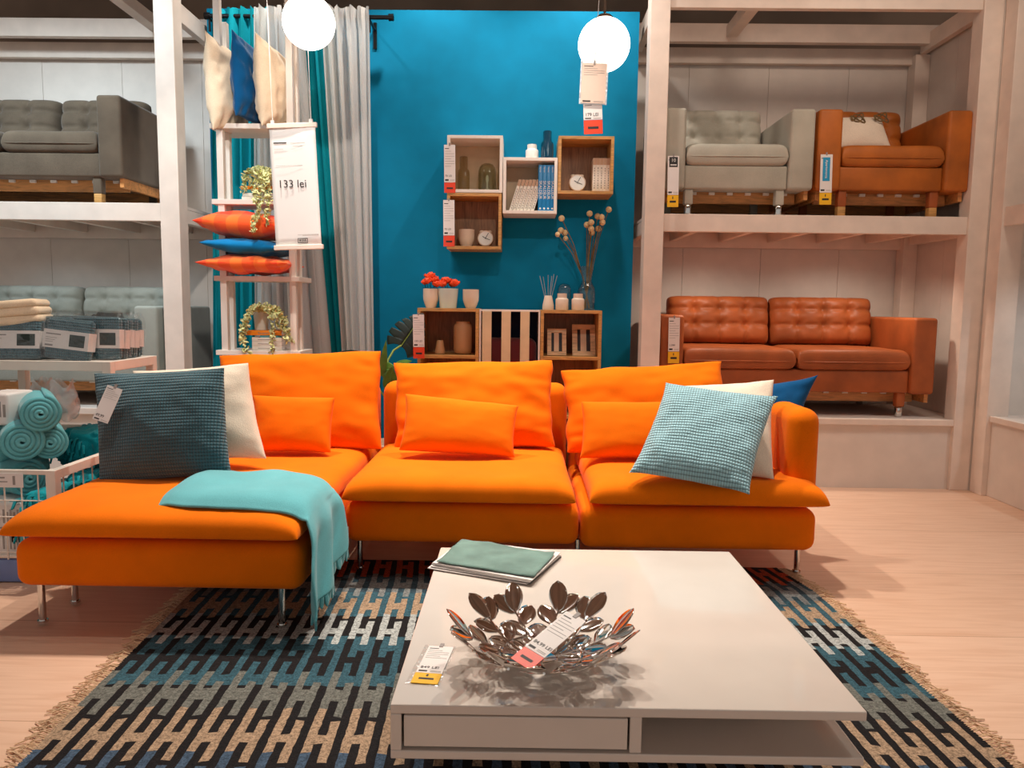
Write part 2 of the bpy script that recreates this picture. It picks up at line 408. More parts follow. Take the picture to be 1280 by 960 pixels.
# a flat seat pad with rolled edges: x0..x1, y0..y1, seam at z, height h
def pad(x0, x1, y0, y1, z, h, n=36, m=36, pinch=0.012, under=0.018, seed=0.0, p=10, droop=0.0, wr=0.005, ex=0.36):
    mb = MB()
    def xy(u, v):
        uu = u * (1 - pinch * (1 - v * v)); vv = v * (1 - pinch * (1 - u * u))
        return x0 + (x1 - x0) * (uu + 1) / 2, y0 + (y1 - y0) * (vv + 1) / 2
    def sp(i): t = 2 * i - 1; return math.copysign(1 - (1 - abs(t)) ** 1.5, t)
    def top(i, j):
        u, v = sp(i), sp(j); x, y = xy(u, v)
        H = h * (max(0, 1 - abs(u) ** p) * max(0, 1 - abs(v) ** p)) ** ex
        rim = min(1.0, (1 - abs(u)) * 7) * min(1.0, (1 - abs(v)) * 7)
        w = wr * (nz((u * 1.6, v * 1.6, 2), 1, seed) + 0.5 * nz((u * 4, v * 4, 1), 1, seed)) * rim
        g = 0.6 * wr * rim * (math.exp(-((1 - abs(v)) / 0.14) ** 2) * math.sin(u * 26 + nz((u * 4, seed, 0), 1) * 6) + math.exp(-((1 - abs(u)) / 0.12) ** 2) * math.sin(v * 24 + nz((v * 4, seed, 3), 1) * 6))
        return Vector((x, y, z + H + w + g - droop * max(0, -v) ** 6))
    def bot(i, j):
        u, v = sp(1 - i), sp(j); x, y = xy(u, v)
        H = under * (max(0, 1 - abs(u) ** p) * max(0, 1 - abs(v) ** p)) ** ex
        return Vector((x, y, z - H - droop * max(0, -v) ** 6))
    mb.grid(top, n, m); mb.grid(bot, n, m)
    return mb

# ================================================================== SETTING
YB = 4.98          # painted blue wall
def slab(name, mat, *b):
    return structure(MB().box(*b).build(name, mat, smooth=0))
slab('floor', M['floor'], -6.5, 6.0, -3.0, 7.5, -0.06, 0.0)
slab('ceiling', M['ceiling'], -6.5, 6.0, -3.0, 7.5, 3.62, 3.70)
slab('wall_back', M['blue_wall'], -2.03, 0.725, YB, YB + 0.06, 0.0, 2.965)
slab('wall_rear', M['ceiling'], -6.5, 6.0, 6.4, 6.46, 0.0, 3.62)
def panelled(name, x0, x1, y, z0, z1, seams):
    mb = MB(); xs = [x0] + seams + [x1]
    for a, b in zip(xs[:-1], xs[1:]): mb.box(a + 0.0012, b - 0.0012, y, y + 0.03, z0, z1)
    mb.box(x0, x1, y + 0.008, y + 0.034, z0, z1)
    return structure(mb.build(name, M['white_panel'], smooth=0))
panelled('wall_right', 0.70, 2.82, 5.50, 0.0, 2.90, [1.16, 1.72, 2.28])
panelled('wall_left', -5.2, -1.55, 5.50, 0.0, 2.90, [-4.6, -4.0, -3.43, -2.86, -2.29])
mb = MB()
for a, b in ((4.60, 5.06), (5.06, 5.50)): mb.box(2.786, 2.80, a + 0.001, b - 0.001, 0.0, 2.95)
structure(mb.build('wall_side', M['white_panel'], smooth=0))

# ------------------------------------------------------------------ white timber display racks
def rack(name, label, x0, x1, yf, yb, zdeck, zplat, ztop, pw=0.115, posts=(1, 1), inner=(), fh=0.105, joists=5, back_posts=(0, 1), zr=2.905, zs=None, front_beam=True):
    zs = ztop if zs is None else zs
    r = thing(name, label, 'display rack', ((x0 + x1) / 2, yf, 0)); cx, cy = (x0 + x1) / 2, yf
    def part(nm, *b, bev=0.003):
        return MB().box(b[0] - cx, b[1] - cx, b[2] - cy, b[3] - cy, b[4], b[5]).build(nm, M['white_paint'], r, smooth=0, bevel=bev)
    if posts[0]: part('post', x0, x0 + pw, yf, yf + pw, 0, ztop + 0.08)
    if posts[1]: part('post', x1 - pw, x1, yf, yf + pw, 0, ztop + 0.08)
    if back_posts[0]: part('post', x0, x0 + pw, yb - 0.1, yb, 0, ztop)
    if back_posts[1]: part('post', x1 - 0.1, x1, yb - 0.1, yb, 0, ztop)
    a, b = (x0 + pw if posts[0] else x0), (x1 - pw if posts[1] else x1)
    # upper deck
    part('beam', a, b, yf + 0.015, yf + 0.055, zdeck - fh, zdeck)
    part('beam', x0, x1, yb - 0.05, yb - 0.004, zdeck - fh - 0.03, zdeck - 0.022)
    for xs in (x0 + 0.02, x1 - 0.065): part('beam', xs, xs + 0.045, yf + pw, yb - 0.1, zdeck - fh, zdeck - 0.022)
    MB().box(x0 - cx + 0.02, x1 - cx - 0.02, 0.056, yb - cy - 0.11, zdeck - 0.02, zdeck - 0.002).build('deck_board', M['deck'], r, smooth=0)
    for k in range(joists):
        xj = x0 + 0.16 + (x1 - x0 - 0.32) * (k + 0.5) / joists
        part('joist', xj - 0.02, xj + 0.02, yf + 0.056, yb - 0.055, zdeck - 0.095, zdeck - 0.022)
    # platform
    MB().box(x0 - cx + 0.005, x1 - cx - 0.005, 0.0 + 0.02, yb - cy - 0.11, zplat - 0.03, zplat).build('platform_top', M['deck'], r, smooth=0, bevel=0.003)
    part('platform_lip', a, b, yf + 0.002, yf + 0.02, zplat - 0.035, zplat + 0.004)
    MB().box(a - cx, b - cx, 0.03, 0.05, 0.0, zplat - 0.035).build('platform_front', M['white_panel'], r, smooth=0)
    # roof timbers
    if front_beam: part('beam', a, b, yf + 0.015, yf + 0.06, ztop, ztop + 0.11)
    part('beam', x0, x1, yb - 0.05, yb - 0.004, zr - 0.105, zr)
    part('beam', x0, x1, yb - 0.22, yb - 0.17, zr - 0.02, zr + 0.10)
    for xs in (x0 + 0.03, x1 - 0.075): part('beam', xs, xs + 0.045, yf + pw, yb - 0.1, zs, zs + 0.11)
    for xs in inner: part('beam', xs, xs + 0.075, yf + 0.06, yb - 0.17, zr + 0.01, zr + 0.085)
    return r
rack('display_rack', 'white timber two-level rack holding the brown leather sofa and two armchairs', 0.735, 2.785, 4.60, 5.49, 1.668, 0.435, 2.855, inner=(1.35,))
rack('display_rack', 'white timber two-level rack holding the dark grey sofa above the grey-green sofa', -5.0, -2.03, 4.50, 5.49, 1.685, 0.45, 2.98, posts=(0, 1), inner=(-2.52, -3.9), joists=7, back_posts=(0, 0), zs=2.77, front_beam=False)

# neighbouring rack along the right side of the room
r = thing('display_rack', 'empty white timber rack cropped by the right edge beyond the leather furniture', 'display rack', (2.80, 4.5, 0))
def rp(nm, *b, m='white_paint'):
    return MB().box(b[0] - 2.80, b[1] - 2.80, b[2] - 4.5, b[3] - 4.5, b[4], b[5]).build(nm, M[m], r, smooth=0, bevel=0.003)
rp('post', 2.787, 2.915, 4.475, 4.59, 0, 2.95)
rp('beam', 2.80, 2.85, 2.2, 4.475, 1.60, 1.71)
rp('deck_board', 2.85, 3.75, 2.2, 4.59, 1.66, 1.69, m='deck')
rp('platform_front', 2.82, 2.85, 2.2, 4.475, 0.0, 0.45, m='white_panel')
rp('platform_lip', 2.805, 2.84, 2.2, 4.475, 0.45, 0.485)
rp('platform_top', 2.85, 3.75, 2.2, 4.59, 0.45, 0.48, m='deck')
rp('back_panel', 3.75, 3.78, 2.2, 4.6, 0, 2.95, m='white_panel')
rp('side_panel', 2.915, 3.75, 4.56, 4.6, 0, 2.95, m='white_panel')

# ================================================================== ORANGE SECTIONAL SOFA
S0 = Vector((-0.2, 3.3, 0))
sofa = thing('sectional_sofa', 'long orange fabric corner sofa with chaise on slim chrome legs', 'sofa', S0)
def sp_(mb, nm, m='orange', **kw):
    mb.v = [p - S0 for p in mb.v]; return mb.build(nm, M[m], sofa, **kw)
XA, XB, XC, XD = -1.685, -0.715, 0.245, 1.195
sp_(MB().rbox(XA, XB, 2.40, 3.82, 0.145, 0.308, 0.045, 5), 'base', smooth=60)
sp_(MB().rbox(XB + 0.012, XC, 2.93, 3.82, 0.145, 0.308, 0.045, 5), 'base', smooth=60)
sp_(MB().rbox(XC + 0.004, XD, 2.93, 3.82, 0.135, 0.308, 0.045, 5), 'base', smooth=60)
PADZ, PADH = 0.345, 0.085
def padtop(x, y, x0, x1, y0, y1, p=10):
    u = max(-1, min(1, 2 * (x - x0) / (x1 - x0) - 1)); v = max(-1, min(1, 2 * (y - y0) / (y1 - y0) - 1))
    return PADZ + PADH * (max(0, 1 - abs(u) ** p) * max(0, 1 - abs(v) ** p)) ** 0.36
for i, (a, b, yf) in enumerate(((XA - 0.003, XB + 0.005, 2.345), (XB + 0.02, XC - 0.02, 2.86), (XC + 0.03, XD + 0.02, 2.87))):
    sp_(pad(a, b, yf, 3.74, PADZ, PADH, seed=3.1 * i + 1, wr=0.006), 'seat_cushion', smooth=80, weld=True, sub=1)
for i, (a, b) in enumerate(((XA, XB - 0.005), (XB + 0.02, XC - 0.005), (XC + 0.01, XD - 0.0))):
    sp_(MB().rbox(a, b, 3.74, 3.90, 0.15, 0.715, 0.06, 6), 'backrest', smooth=60)
# armrest with a soft rounded front
sp_(MB().rbox(1.085, 1.215, 2.985, 3.90, 0.30, 0.705, 0.058, 7), 'armrest', smooth=60)
for x, y in ((-1.62, 2.45), (-0.80, 2.45), (-1.61, 2.62), (-0.655, 3.02), (0.245, 3.02), (1.165, 3.06), (-1.60, 3.75), (-0.655, 3.78), (1.165, 3.8)):
    mb = MB().cyl((x, y, 0.012), (x, y, 0.15), 0.0115, 14); mb.cyl((x, y, 0.010), (x, y, 0.018), 0.017, 14)
    sp_(mb, 'leg', 'chrome', smooth=50)
def bcush(corners, th, nm='back_cushion', **kw):
    mb, Mx = cushion(*corners, th, **kw); Mx = Matrix.Translation(-S0) @ Mx
    return mb.build(nm, M['orange'], sofa, smooth=80, weld=True, matrix=Mx, sub=1)
bcush((P(284, 566, 3.50), P(478, 562, 3.50), P(273, 444, 3.70), P(477, 438, 3.70)), 0.17, seed=1, puff=0.42, pw=3, wrinkle=0.014, wavy=0.03, pinch=0.03)
bcush((P(492, 563, 3.52), P(695, 559, 3.52), P(491, 453, 3.70), P(691, 450, 3.70)), 0.17, seed=2, puff=0.42, pw=3, wrinkle=0.016, wavy=0.035, pinch=0.035)
bcush((P(708, 566, 3.52), P(915, 562, 3.52), P(700, 463, 3.70), P(903, 451, 3.70)), 0.17, seed=3.3, puff=0.42, pw=3, wrinkle=0.016, wavy=0.035, pinch=0.03)
# white care label hanging from the side of the chaise, behind the throw
mb = MB().box(-0.715, -0.665, 2.86, 2.863, 0.165, 0.235, 0)
for k in range(6): mb.box(-0.709 + k * 0.007, -0.707 + k * 0.007, 2.8594, 2.86, 0.172, 0.228, 1)
sp_(mb, 'care_label', 'paper', smooth=0); sofa.children[-1].data.materials.append(M['grey_print'])
for ob in sofa.children:
    if ob.name.startswith('care_label'):
        ob['label'] = 'white sewn-in care label'
        if len(ob.data.materials) < 2: ob.data.materials.append(M['grey_print'])
    if ob.name.startswith('leg'): ob['label'] = 'slim round chrome leg'

# small loose cushions on the sofa
cushion_obj('lumbar_cushion', M['orange'], (P(316, 565, 3.28), P(414, 566, 3.28), P(316, 494, 3.40), P(419, 497, 3.40)), 0.13, 'small orange lumbar cushion beside the cream cushion on the chaise', 'cushion', 'orange lumbar cushions', seed=7, wrinkle=0.003, puff=0.45, pw=2.8, pinch=0.05)
cushion_obj('lumbar_cushion', M['orange'], (P(498, 563, 3.25), P(644, 572, 3.25), P(506, 492, 3.38), P(649, 507, 3.38)), 0.14, 'small orange lumbar cushion alone on the middle seat', 'cushion', 'orange lumbar cushions', seed=8.4, wrinkle=0.003, puff=0.45, pw=2.8, pinch=0.05)
cushion_obj('lumbar_cushion', M['orange'], (P(724, 573, 3.25), P(862, 575, 3.25), P(726, 502, 3.38), P(866, 502, 3.38)), 0.14, 'small orange lumbar cushion half covered by the light blue cushion', 'cushion', 'orange lumbar cushions', seed=9.2, wrinkle=0.003, puff=0.45, pw=2.8, pinch=0.05)

dk = cushion_obj('throw_cushion', M['teal_waffle'], (P(124, 608, 2.80), P(290, 594, 2.80), P(117, 466, 2.93), P(281, 459, 2.93)), 0.17, 'large dark teal ribbed cushion with a hanging price tag', 'cushion', 'throw cushions on the orange sofa', seed=4, wrinkle=0.008, pinch=0.045, n=34)
cushion_obj('throw_cushion', M['cream'], (P(172, 580, 2.98), P(334, 574, 2.98), P(165, 463, 3.11), P(311, 453, 3.11)), 0.15, 'cream cushion standing behind the dark teal ribbed cushion', 'cushion', 'throw cushions on the orange sofa', seed=5, pinch=0.05)
cushion_obj('throw_cushion', M['blue_waffle'], (P(788, 590, 2.90), P(936, 617, 2.76), P(833, 479, 3.13), P(971, 496, 3.0)), 0.15, 'light blue ribbed cushion leaning tilted in front of the cream one', 'cushion', 'throw cushions on the orange sofa', seed=6, wrinkle=0.008, pinch=0.05, n=34, ear=0.03)
cushion_obj('throw_cushion', M['cream'], (P(845, 590, 3.06), P(968, 600, 2.94), P(838, 482, 3.25), P(968, 474, 3.16)), 0.13, 'cream cushion between the light blue and the dark blue cushions', 'cushion', 'throw cushions on the orange sofa', seed=11, pinch=0.05)
cushion_obj('throw_cushion', M['blue_cotton'], (P(870, 578, 3.36), P(985, 582, 3.18), P(900, 484, 3.44), P(1021, 470, 3.30)), 0.13, 'dark blue cotton cushion in the corner against the orange armrest', 'cushion', 'throw cushions on the orange sofa', seed=12, pinch=0.07, ear=0.04, wrinkle=0.010)

# ------------------------------------------------------------------ price tags
def tag_mesh(w, h, block, price, lines=7, big=False, pm=None):
    """card hanging from its top centre, facing -y. materials: 0 card 1 block 2 fine print 3 black"""
    mb = MB(); bh = h * block
    mb.box(-w / 2, w / 2, -0.0006, 0.0006, -h + bh, 0, 0)
    if block: mb.box(-w / 2, w / 2, -0.0008, 0.0006, -h, -h + bh * 0.97, 1)
    mb.box(-w * 0.42, -w * 0.05, -0.001, -0.0006, -h * 0.085, -h * 0.07, 3)
    for k in range(lines):
        zz = -h * (0.13 + 0.052 * k); ww = w * (0.84 if k % 3 else 0.55)
        mb.box(-w * 0.42, -w * 0.42 + ww, -0.001, -0.0006, zz - h * 0.006, zz, 2)
    if price: mb.text(price, w * 0.24, -w * 0.42, -h + bh + h * 0.115, -0.0008, 3)
    mb.box(-w * 0.42, -w * 0.1, -0.001, -0.0006, -h + bh + h * 0.03, -h + bh + h * 0.065, 3)
    mb.box(w * 0.02, w * 0.42, -0.001, -0.0006, -h + bh + h * 0.03, -h + bh + h * 0.035, 2)
    mb.box(w * 0.02, w * 0.42, -0.001, -0.0006, -h + bh + h * 0.05, -h + bh + h * 0.055, 2)
    if block:
        mb.box(-w * 0.28, w * 0.28, -0.0012, -0.0008, -h + bh * 0.36, -h + bh * 0.52, 3)
        if big: mb.box(-w * 0.05, w * 0.03, -0.0012, -0.0008, -h + bh * 0.66, -h + bh * 0.86, 3)
    mb.box(-0.0045, 0.0045, -0.002, 0.002, -0.006, 0.012, 2)
    return mb
def price_tag(label, tl, tr, bl, Y, colour, price, block=0.24, group='hanging price tags', Yb=None, lines=7, mats=None, extra=None, lean=0.0):
    a, b, c = P(*tl, Y), P(*tr, Y), P(*bl, Y); w = (b - a).length; h = (c - a).length
    top = (a + b) / 2; ang = math.atan2((b - a).z, (b - a).x)
    mb = tag_mesh(w, h, block, price, lines, colour == 'yellow_tag')
    if extra: extra(mb, w, h)
    o = mb.build('price_tag', [M['paper'], M[colour], M['grey_print'], M['black'], M['blue_tag']], loc=top, rot=(lean, -ang, 0), smooth=0)
    return tag(o, label, 'price tag', group)
price_tag('white and red price tag on the upper left white wall box', (555, 181), (569, 181), (555, 241), 4.7285, 'red_tag', '70 LEI', 0.22)
price_tag('white and red price tag on the lower left wood wall box', (554, 250), (568, 250), (553, 308), 4.7285, 'red_tag', '70 LEI', 0.24)
price_tag('white and red price tag on the low oak unit with the vases', (516, 393), (530, 393), (517, 448), 4.52, 'red_tag', '130 LEI', 0.26)
def ten(mb, w, h):
    mb.rbox(-w * 0.38, w * 0.38, -0.0016, -0.0007, -h * 0.215, -h * 0.02, 0.0007, 1, 3)
    mb.text('10', w * 0.42, 0, -h * 0.115, -0.0018, 0, align='CENTER'); mb.box(-w * 0.28, w * 0.28, -0.002, -0.0016, -h * 0.185, -h * 0.165, 0)
price_tag('yellow and white price tag with black 10 badge on the sage armchair', (835, 195), (849, 195), (832, 259), 4.60, 'yellow_tag', '', 0.24, 'armchair price tags', lines=0, extra=ten, lean=-0.03)
def bluep(mb, w, h):
    mb.box(-w * 0.3, w * 0.3, -0.0016, -0.0007, -h * 0.53, -h * 0.06, 4)
    mb.text('Apartenenta', w * 0.30, -w * 0.08, -h * 0.11, -0.0018, 0, rot=PI / 2)
price_tag('yellow and white price tag with blue panel on the tan armchair', (1026, 193), (1041, 193), (1022, 256), 4.60, 'yellow_tag', '', 0.24, 'armchair price tags', lines=0, extra=bluep, lean=-0.03)
price_tag('yellow and white price tag on the brown leather sofa arm', (836, 397), (850, 397), (834, 454), 4.655, 'yellow_tag', '1.999', 0.26)

# tag on the dark teal cushion is sewn to it: a part of the cushion
mb = tag_mesh(0.062, 0.135, 0, '49,99', 5)
o = mb.build('price_tag', [M['paper'], M['red_tag'], M['grey_print'], M['black']], smooth=0)
o.parent = dk; o.matrix_local = world(dk).inverted() @ (Matrix.Translation(P(144, 484, 2.765)) @ Matrix.Rotation(-0.32, 4, 'X') @ Matrix.Rotation(0.30, 4, 'Y')); o['label'] = 'white hanging price tag'

# ------------------------------------------------------------------ throw over the end of the chaise
def throw():
    nu, nv = 70, 44
    x0, x1, y0, y1 = XA - 0.003, XB + 0.005, 2.345, 3.74
    path = []                                    # (x, z or None, hang fraction)
    LT = 0.52; LH = 0.40
    def pt(i, j):
        s = i * (LT + LH); k = j
        wob = 0.010 * nz((s * 4, k * 3, 0), 1, 3.3)
        if s <= LT:
            q = s / LT; x = -1.215 + q * (XB + 0.01 + 1.215)
            yf = 2.425 - 0.02 * q + 0.03 * math.exp(-(q / 0.15) ** 2); yb = 2.93 - 0.13 * q - 0.03 * math.sin(q * 7) + 0.015 * math.sin(q * 15)
            y = yf + (yb - yf) * k
            z = max(padtop(min(x, XB - 0.05), y, x0, x1, y0, y1), PADZ + 0.045) + 0.016 + wob * 0.8 + 0.010 * max(0, nz((x * 6, y * 5, 1), 1, 8.0))
            # double fold thickness at the rim
            z += 0.020 * math.sin(PI * min(1, k * 4) / 2) * math.sin(PI * min(1, (1 - k) * 3) / 2) - 0.012 * math.exp(-(k / 0.06) ** 2) - 0.012 * math.exp(-((1 - k) / 0.06) ** 2) - 0.012 * math.exp(-(q / 0.05) ** 2)
            roll = max(0, q - 0.86) / 0.14; z -= 0.030 * roll * roll
            return Vector((x, y, z))
        q = (s - LT) / LH
        yf = 2.405 - 0.085 * q - 0.03 * math.sin(q * 2.2); yb = 2.76 - 0.01 * q + 0.02 * math.sin(q * 3)
        y = yf + (yb - yf) * k
        zt = max(padtop(XB - 0.05, y, x0, x1, y0, y1), PADZ + 0.045) - 0.008
        Lh = (zt - 0.095) - 0.10 * k ** 1.6
        sc = 0.0
        fold = (0.008 + 0.010 * q) * math.sin(k * 13 + 1.2 * q + 0.6) * min(1, q * 3)
        x = XB + 0.012 + 0.022 * math.sin(min(1, q * 4) * PI / 2) + 0.02 * q + fold + wob * 0.5
        return Vector((max(x, XB + 0.018), y + 0.01 * math.sin(q * 9 + k * 20) * q, zt - Lh * q + sc))
    return MB().grid(pt, nu, nv), pt
th, THROW_PT = throw(); th = th.build('throw_blanket', M['turq'], smooth=80, solid=0.010, sub=1)
tag(th, 'turquoise fleece throw draped over the end of the orange chaise', 'blanket')
mb = MB()
for k in range(20):     # cut fleece fringe hanging from its lower edge
    j0, j1 = (k + 0.06) / 20, (k + 0.94) / 20; a, b = THROW_PT(0.995, j0), THROW_PT(0.995, j1)
    def strip(i, j):
        w = 1 - 0.85 * max(0, j - .55) ** 2 / .2; c = (a + b) / 2; q = c + (b - a) * (i - .5) * w
        return q + Vector((0.006 * j * math.sin(k * 2.1), 0, -0.042 * j))
    mb.grid(strip, 3, 6)
f = mb.build('fringe', M['turq'], th, smooth=60, solid=0.006)

# ================================================================== RUG
def rug():
    cw, ch = 0.0236, 0.02
    nx, ny = 102, 92
    X0, Y0 = -1.245, 1.26
    names = [(30, 27, 28), (52, 72, 82), (198, 166, 136), (132, 132, 124), (206, 208, 204), (56, 90, 102), (150, 152, 150), (176, 72, 40), (70, 88, 108)]
    mats = []
    for i, c in enumerate(names):
        mats.append(fabric('rug_yarn_%d' % i, shade(c, 0.74 if sum(c) > 330 else 0.88), var=0.28, weave=230, bump=0.9, sheen=0.0, blotch=90))
    # rows from the front: (motif, ground)
    rows = [(2, 0), (8, 0), (2, 0), (3, 0), (0, 5), (4, 0), (2, 5), (6, 1), (7, 0), (7, 0)]
    off = 1.30
    def colour(c, y):
        p = c % 4
        for ri, (m, g) in enumerate(rows):
            yb = off + ri * 0.205
            if p == 0 and yb + 0.0 <= y < yb + 0.215: return m
            if p == 2 and yb - 0.03 <= y < yb + 0.145: return m
            if p == 1 and yb + 0.055 <= y < yb + 0.100: return m
        r = (y - off) / 0.205
        return 0 if r < 3.6 else 5 if r < 5.2 else 0 if r < 5.95 else 5 if r < 7.05 else 1 if r < 7.9 else 0
    mb = MB(); vs = []
    rr = random.Random(5)
    for j in range(ny + 1):
        for i in range(nx + 1):
            u, v = i / nx, j / ny
            xl, xr = -1.155 - 0.10 * v, 1.225 - 0.075 * v + 0.05 * max(0, v - 0.86) / 0.14 * -1
            x = xl + (xr - xl) * u; y = Y0 + ny * ch * v
            if 0 < i < nx: x += rr.uniform(-0.0014, 0.0014); 
            if 0 < j < ny: y += rr.uniform(-0.0045, 0.0045)
            yend = 0.03 * u + 0.02 * math.sin(u * 5)
            y += yend * v
            vs.append((x, y, 0.010 + 0.0012 * nz((x * 9, y * 9, 0), 1, 2)))
    fs, mi = [], []
    w = nx + 1
    for j in range(ny):
        for i in range(nx):
            fs.append((j * w + i, j * w + i + 1, (j + 1) * w + i + 1, (j + 1) * w + i)); mi.append(colour(i, Y0 + (j + 0.5) * ch))
    mb.v = [Vector(p) for p in vs]; mb.f = [list(q) for q in fs]; mb.mi = mi
    # skirt down to the floor
    per = [i for i in range(w)] + [j * w + nx for j in range(1, ny + 1)] + [ny * w + i for i in range(nx - 1, -1, -1)] + [j * w for j in range(ny - 1, 0, -1)]
    o = len(mb.v)
    for k in per: p = mb.v[k]; mb.v.append(Vector((p.x, p.y, 0.0005)))
    for a in range(len(per)):
        b = (a + 1) % len(per); mb.f.append([per[a], o + a, o + b, per[b]]); mb.mi.append(0)
    return mb, mats
mb, rm = rug()
rg = mb.build('woven_rug', rm, smooth=0)
tag(rg, 'dark blue and beige flatwoven rug with fringed ends under the coffee table', 'rug')
mb = MB(); rr = random.Random(9)
for side in (0, 1):
    for k in range(270):
        v = (k + rr.random()) / 270; y = 1.26 + 1.84 * v
        xl, xr = -1.155 - 0.10 * v, 1.225 - 0.075 * v - 0.05 * max(0, v - 0.86) / 0.14
        x = xr if side else xl; d = 1 if side else -1; L = rr.uniform(0.03, 0.075); dy = rr.uniform(-0.03, 0.03)
        pts = [(x - d * 0.005, y, 0.008), (x + d * L * 0.35, y + dy * 0.3 + rr.uniform(-.004, .004), 0.012 + rr.random() * 0.006), (x + d * L * 0.7, y + dy * 0.7 + rr.uniform(-.008, .008), 0.006), (x + d * L, y + dy, 0.003)]
        mb.tube(pts, 0.0017, 4)
fr = mb.build('fringe', fabric('fringe_yarn', (206, 172, 138), var=0.15), rg, smooth=0); fr['kind'] = 'stuff'; fr['label'] = 'beige twisted yarn fringe'

# ================================================================== COFFEE TABLE
ct = thing('coffee_table', 'low square white gloss coffee table with a drawer standing on the rug', 'table', (0.2215, 1.912, 0.012), rz=0.004)
hw = 0.475; ct.scale = (0.998, 1.032, 1); zo = -0.012
def tp(nm, *b, m='table', bev=0.0025): return MB().box(b[0], b[1], b[2], b[3], b[4] + zo, b[5] + zo).build(nm, M[m], ct, smooth=0, bevel=bev)
tp('tabletop', -hw, hw, -hw, hw, 0.290, 0.310)
tp('bottom_board', -hw, hw, -hw, hw, 0.195, 0.213)
tp('side_panel', -hw, -hw + 0.022, -hw, 0.0, 0.213, 0.290)
tp('divider', 0.005, 0.029, -hw + 0.003, hw - 0.003, 0.213, 0.290)
tp('back_panel', -hw + 0.022, 0.005, -0.02, 0.0, 0.213, 0.290)
tp('side_panel', hw - 0.022, hw, 0.0, hw, 0.213, 0.290)
tp('back_panel', 0.029, hw - 0.022, 0.0, 0.02, 0.213, 0.290)
tp('drawer_front', -hw + 0.026, 0.001, -hw + 0.004, -hw + 0.022, 0.219, 0.285)
tp('drawer_front', 0.033, hw - 0.026, hw - 0.022, hw - 0.004, 0.219, 0.285)
tp('plinth', -0.30, 0.30, -0.10, 0.40, 0.014, 0.195)

# ------------------------------------------------------------------ leaf bowl
BC = PZ(677, 829, 0.311); BC.z = 0.311
bowl = thing('leaf_bowl', 'polished steel fruit bowl of openwork leaves on the white coffee table', 'bowl', BC)
def bz(r): return 0.008 + 1.9 * r * r          # bowl surface height at radius r
def bowl_pt(r, a): return Vector((r * math.cos(a), r * math.sin(a), bz(r)))
def leaf(mb, r, a, dirang, L, W, lift=0.0):
    """domed leaf on the bowl surface starting at (r, a), growing along outward direction turned by dirang"""
    c = bowl_pt(r, a); out = Vector((math.cos(a), math.sin(a), 0)); tang = Vector((-math.sin(a), math.cos(a), 0))
    slope = math.atan(3.8 * min(r, 0.2) ) + lift
    up = out * math.cos(slope) + Vector((0, 0, math.sin(slope))); nrm = -out * math.sin(slope) + Vector((0, 0, math.cos(slope)))
    d = up * math.cos(dirang) + tang * math.sin(dirang); s = nrm.cross(d)
    n, m = 9, 4; vs, fs = [], []
    for i in range(n + 1):
        t = i / n; wd = W / 2 * (math.sin(PI * t ** 1.15) ** 0.62 if 0 < t < 1 else 0) + (0.0022 if t < 0.15 else 0)
        for k in range(m + 1):
            q = 2 * k / m - 1
            vs.append(c + d * (t * L) + s * (q * wd) + nrm * (0.10 * wd * q * q + 0.16 * L * t * t * (0.55 if lift == 0 else 0.1)))
    for i in range(n):
        for k in range(m): fs.append((i * (m + 1) + k, i * (m + 1) + k + 1, (i + 1) * (m + 1) + k + 1, (i + 1) * (m + 1) + k))
    mb.add(vs, fs)
def stemline(mb, r0, a0, r1, a1):
    pts = [bowl_pt(r0 + (r1 - r0) * t, a0 + (a1 - a0) * t) for t in (0, .33, .66, 1)]
    mb.tube(pts, 0.0022, 6)
rr = random.Random(4); NS = 11
for k in range(NS):
    a = 2 * PI * k / NS + 0.2; mb = MB(); sgn = 1 if k % 2 else -1
    stemline(mb, 0.035, a - 0.15 * sgn, 0.165, a + 0.06 * sgn)
    leaf(mb, 0.045, a - 0.25 * sgn, 0.6 * sgn, 0.056, 0.040)
    leaf(mb, 0.075, a, -0.75 * sgn, 0.064, 0.043)
    leaf(mb, 0.095, a, 0.8 * sgn, 0.064, 0.044)
    leaf(mb, 0.125, a + 0.04 * sgn, -0.75 * sgn, 0.066, 0.044)
    leaf(mb, 0.155, a + 0.05 * sgn, 0.62 * sgn, 0.070, 0.046, 0.10)
    leaf(mb, 0.158, a + 0.06 * sgn, -0.22 * sgn, 0.078 + 0.012 * rr.random(), 0.046, 0.22)
    mb.build('leaf_spray', M['steel'], bowl, smooth=60, solid=0.0016)
mb = MB(); 
for r in (0.035, 0.09):
    mb.tube([bowl_pt(r, 2 * PI * i / 40) for i in range(41)], 0.003, 6)
mb.lathe([(0.001, -0.0), (0.036, 0.0), (0.040, 0.004), (0.036, 0.012), (0.001, 0.010)], 28)
mb.build('base_ring', M['steel'], bowl, smooth=50)

# tag lying in the bowl
q = (PZ(708, 764, .44), PZ(732, 777, .432), PZ(636, 821, .392))
mb = tag_mesh((q[1] - q[0]).length, (q[2] - q[0]).length, 0.24, '84,99 LEI', 6)
o = mb.build('price_tag', [M['paper'], M['red_tag'], M['grey_print'], M['black']], smooth=0)
def frame_from(tl, tr, bl):
    ex = (tr - tl).normalized(); ez = (tl - bl); ez = (ez - ex * ez.dot(ex)).normalized(); ey = ez.cross(ex)
    return Matrix.Translation((tl + tr) / 2) @ Matrix((ex, ey, ez)).transposed().to_4x4()
o.matrix_world = frame_from(*q); tag(o, 'white and red price tag lying inside the steel leaf bowl', 'price tag')
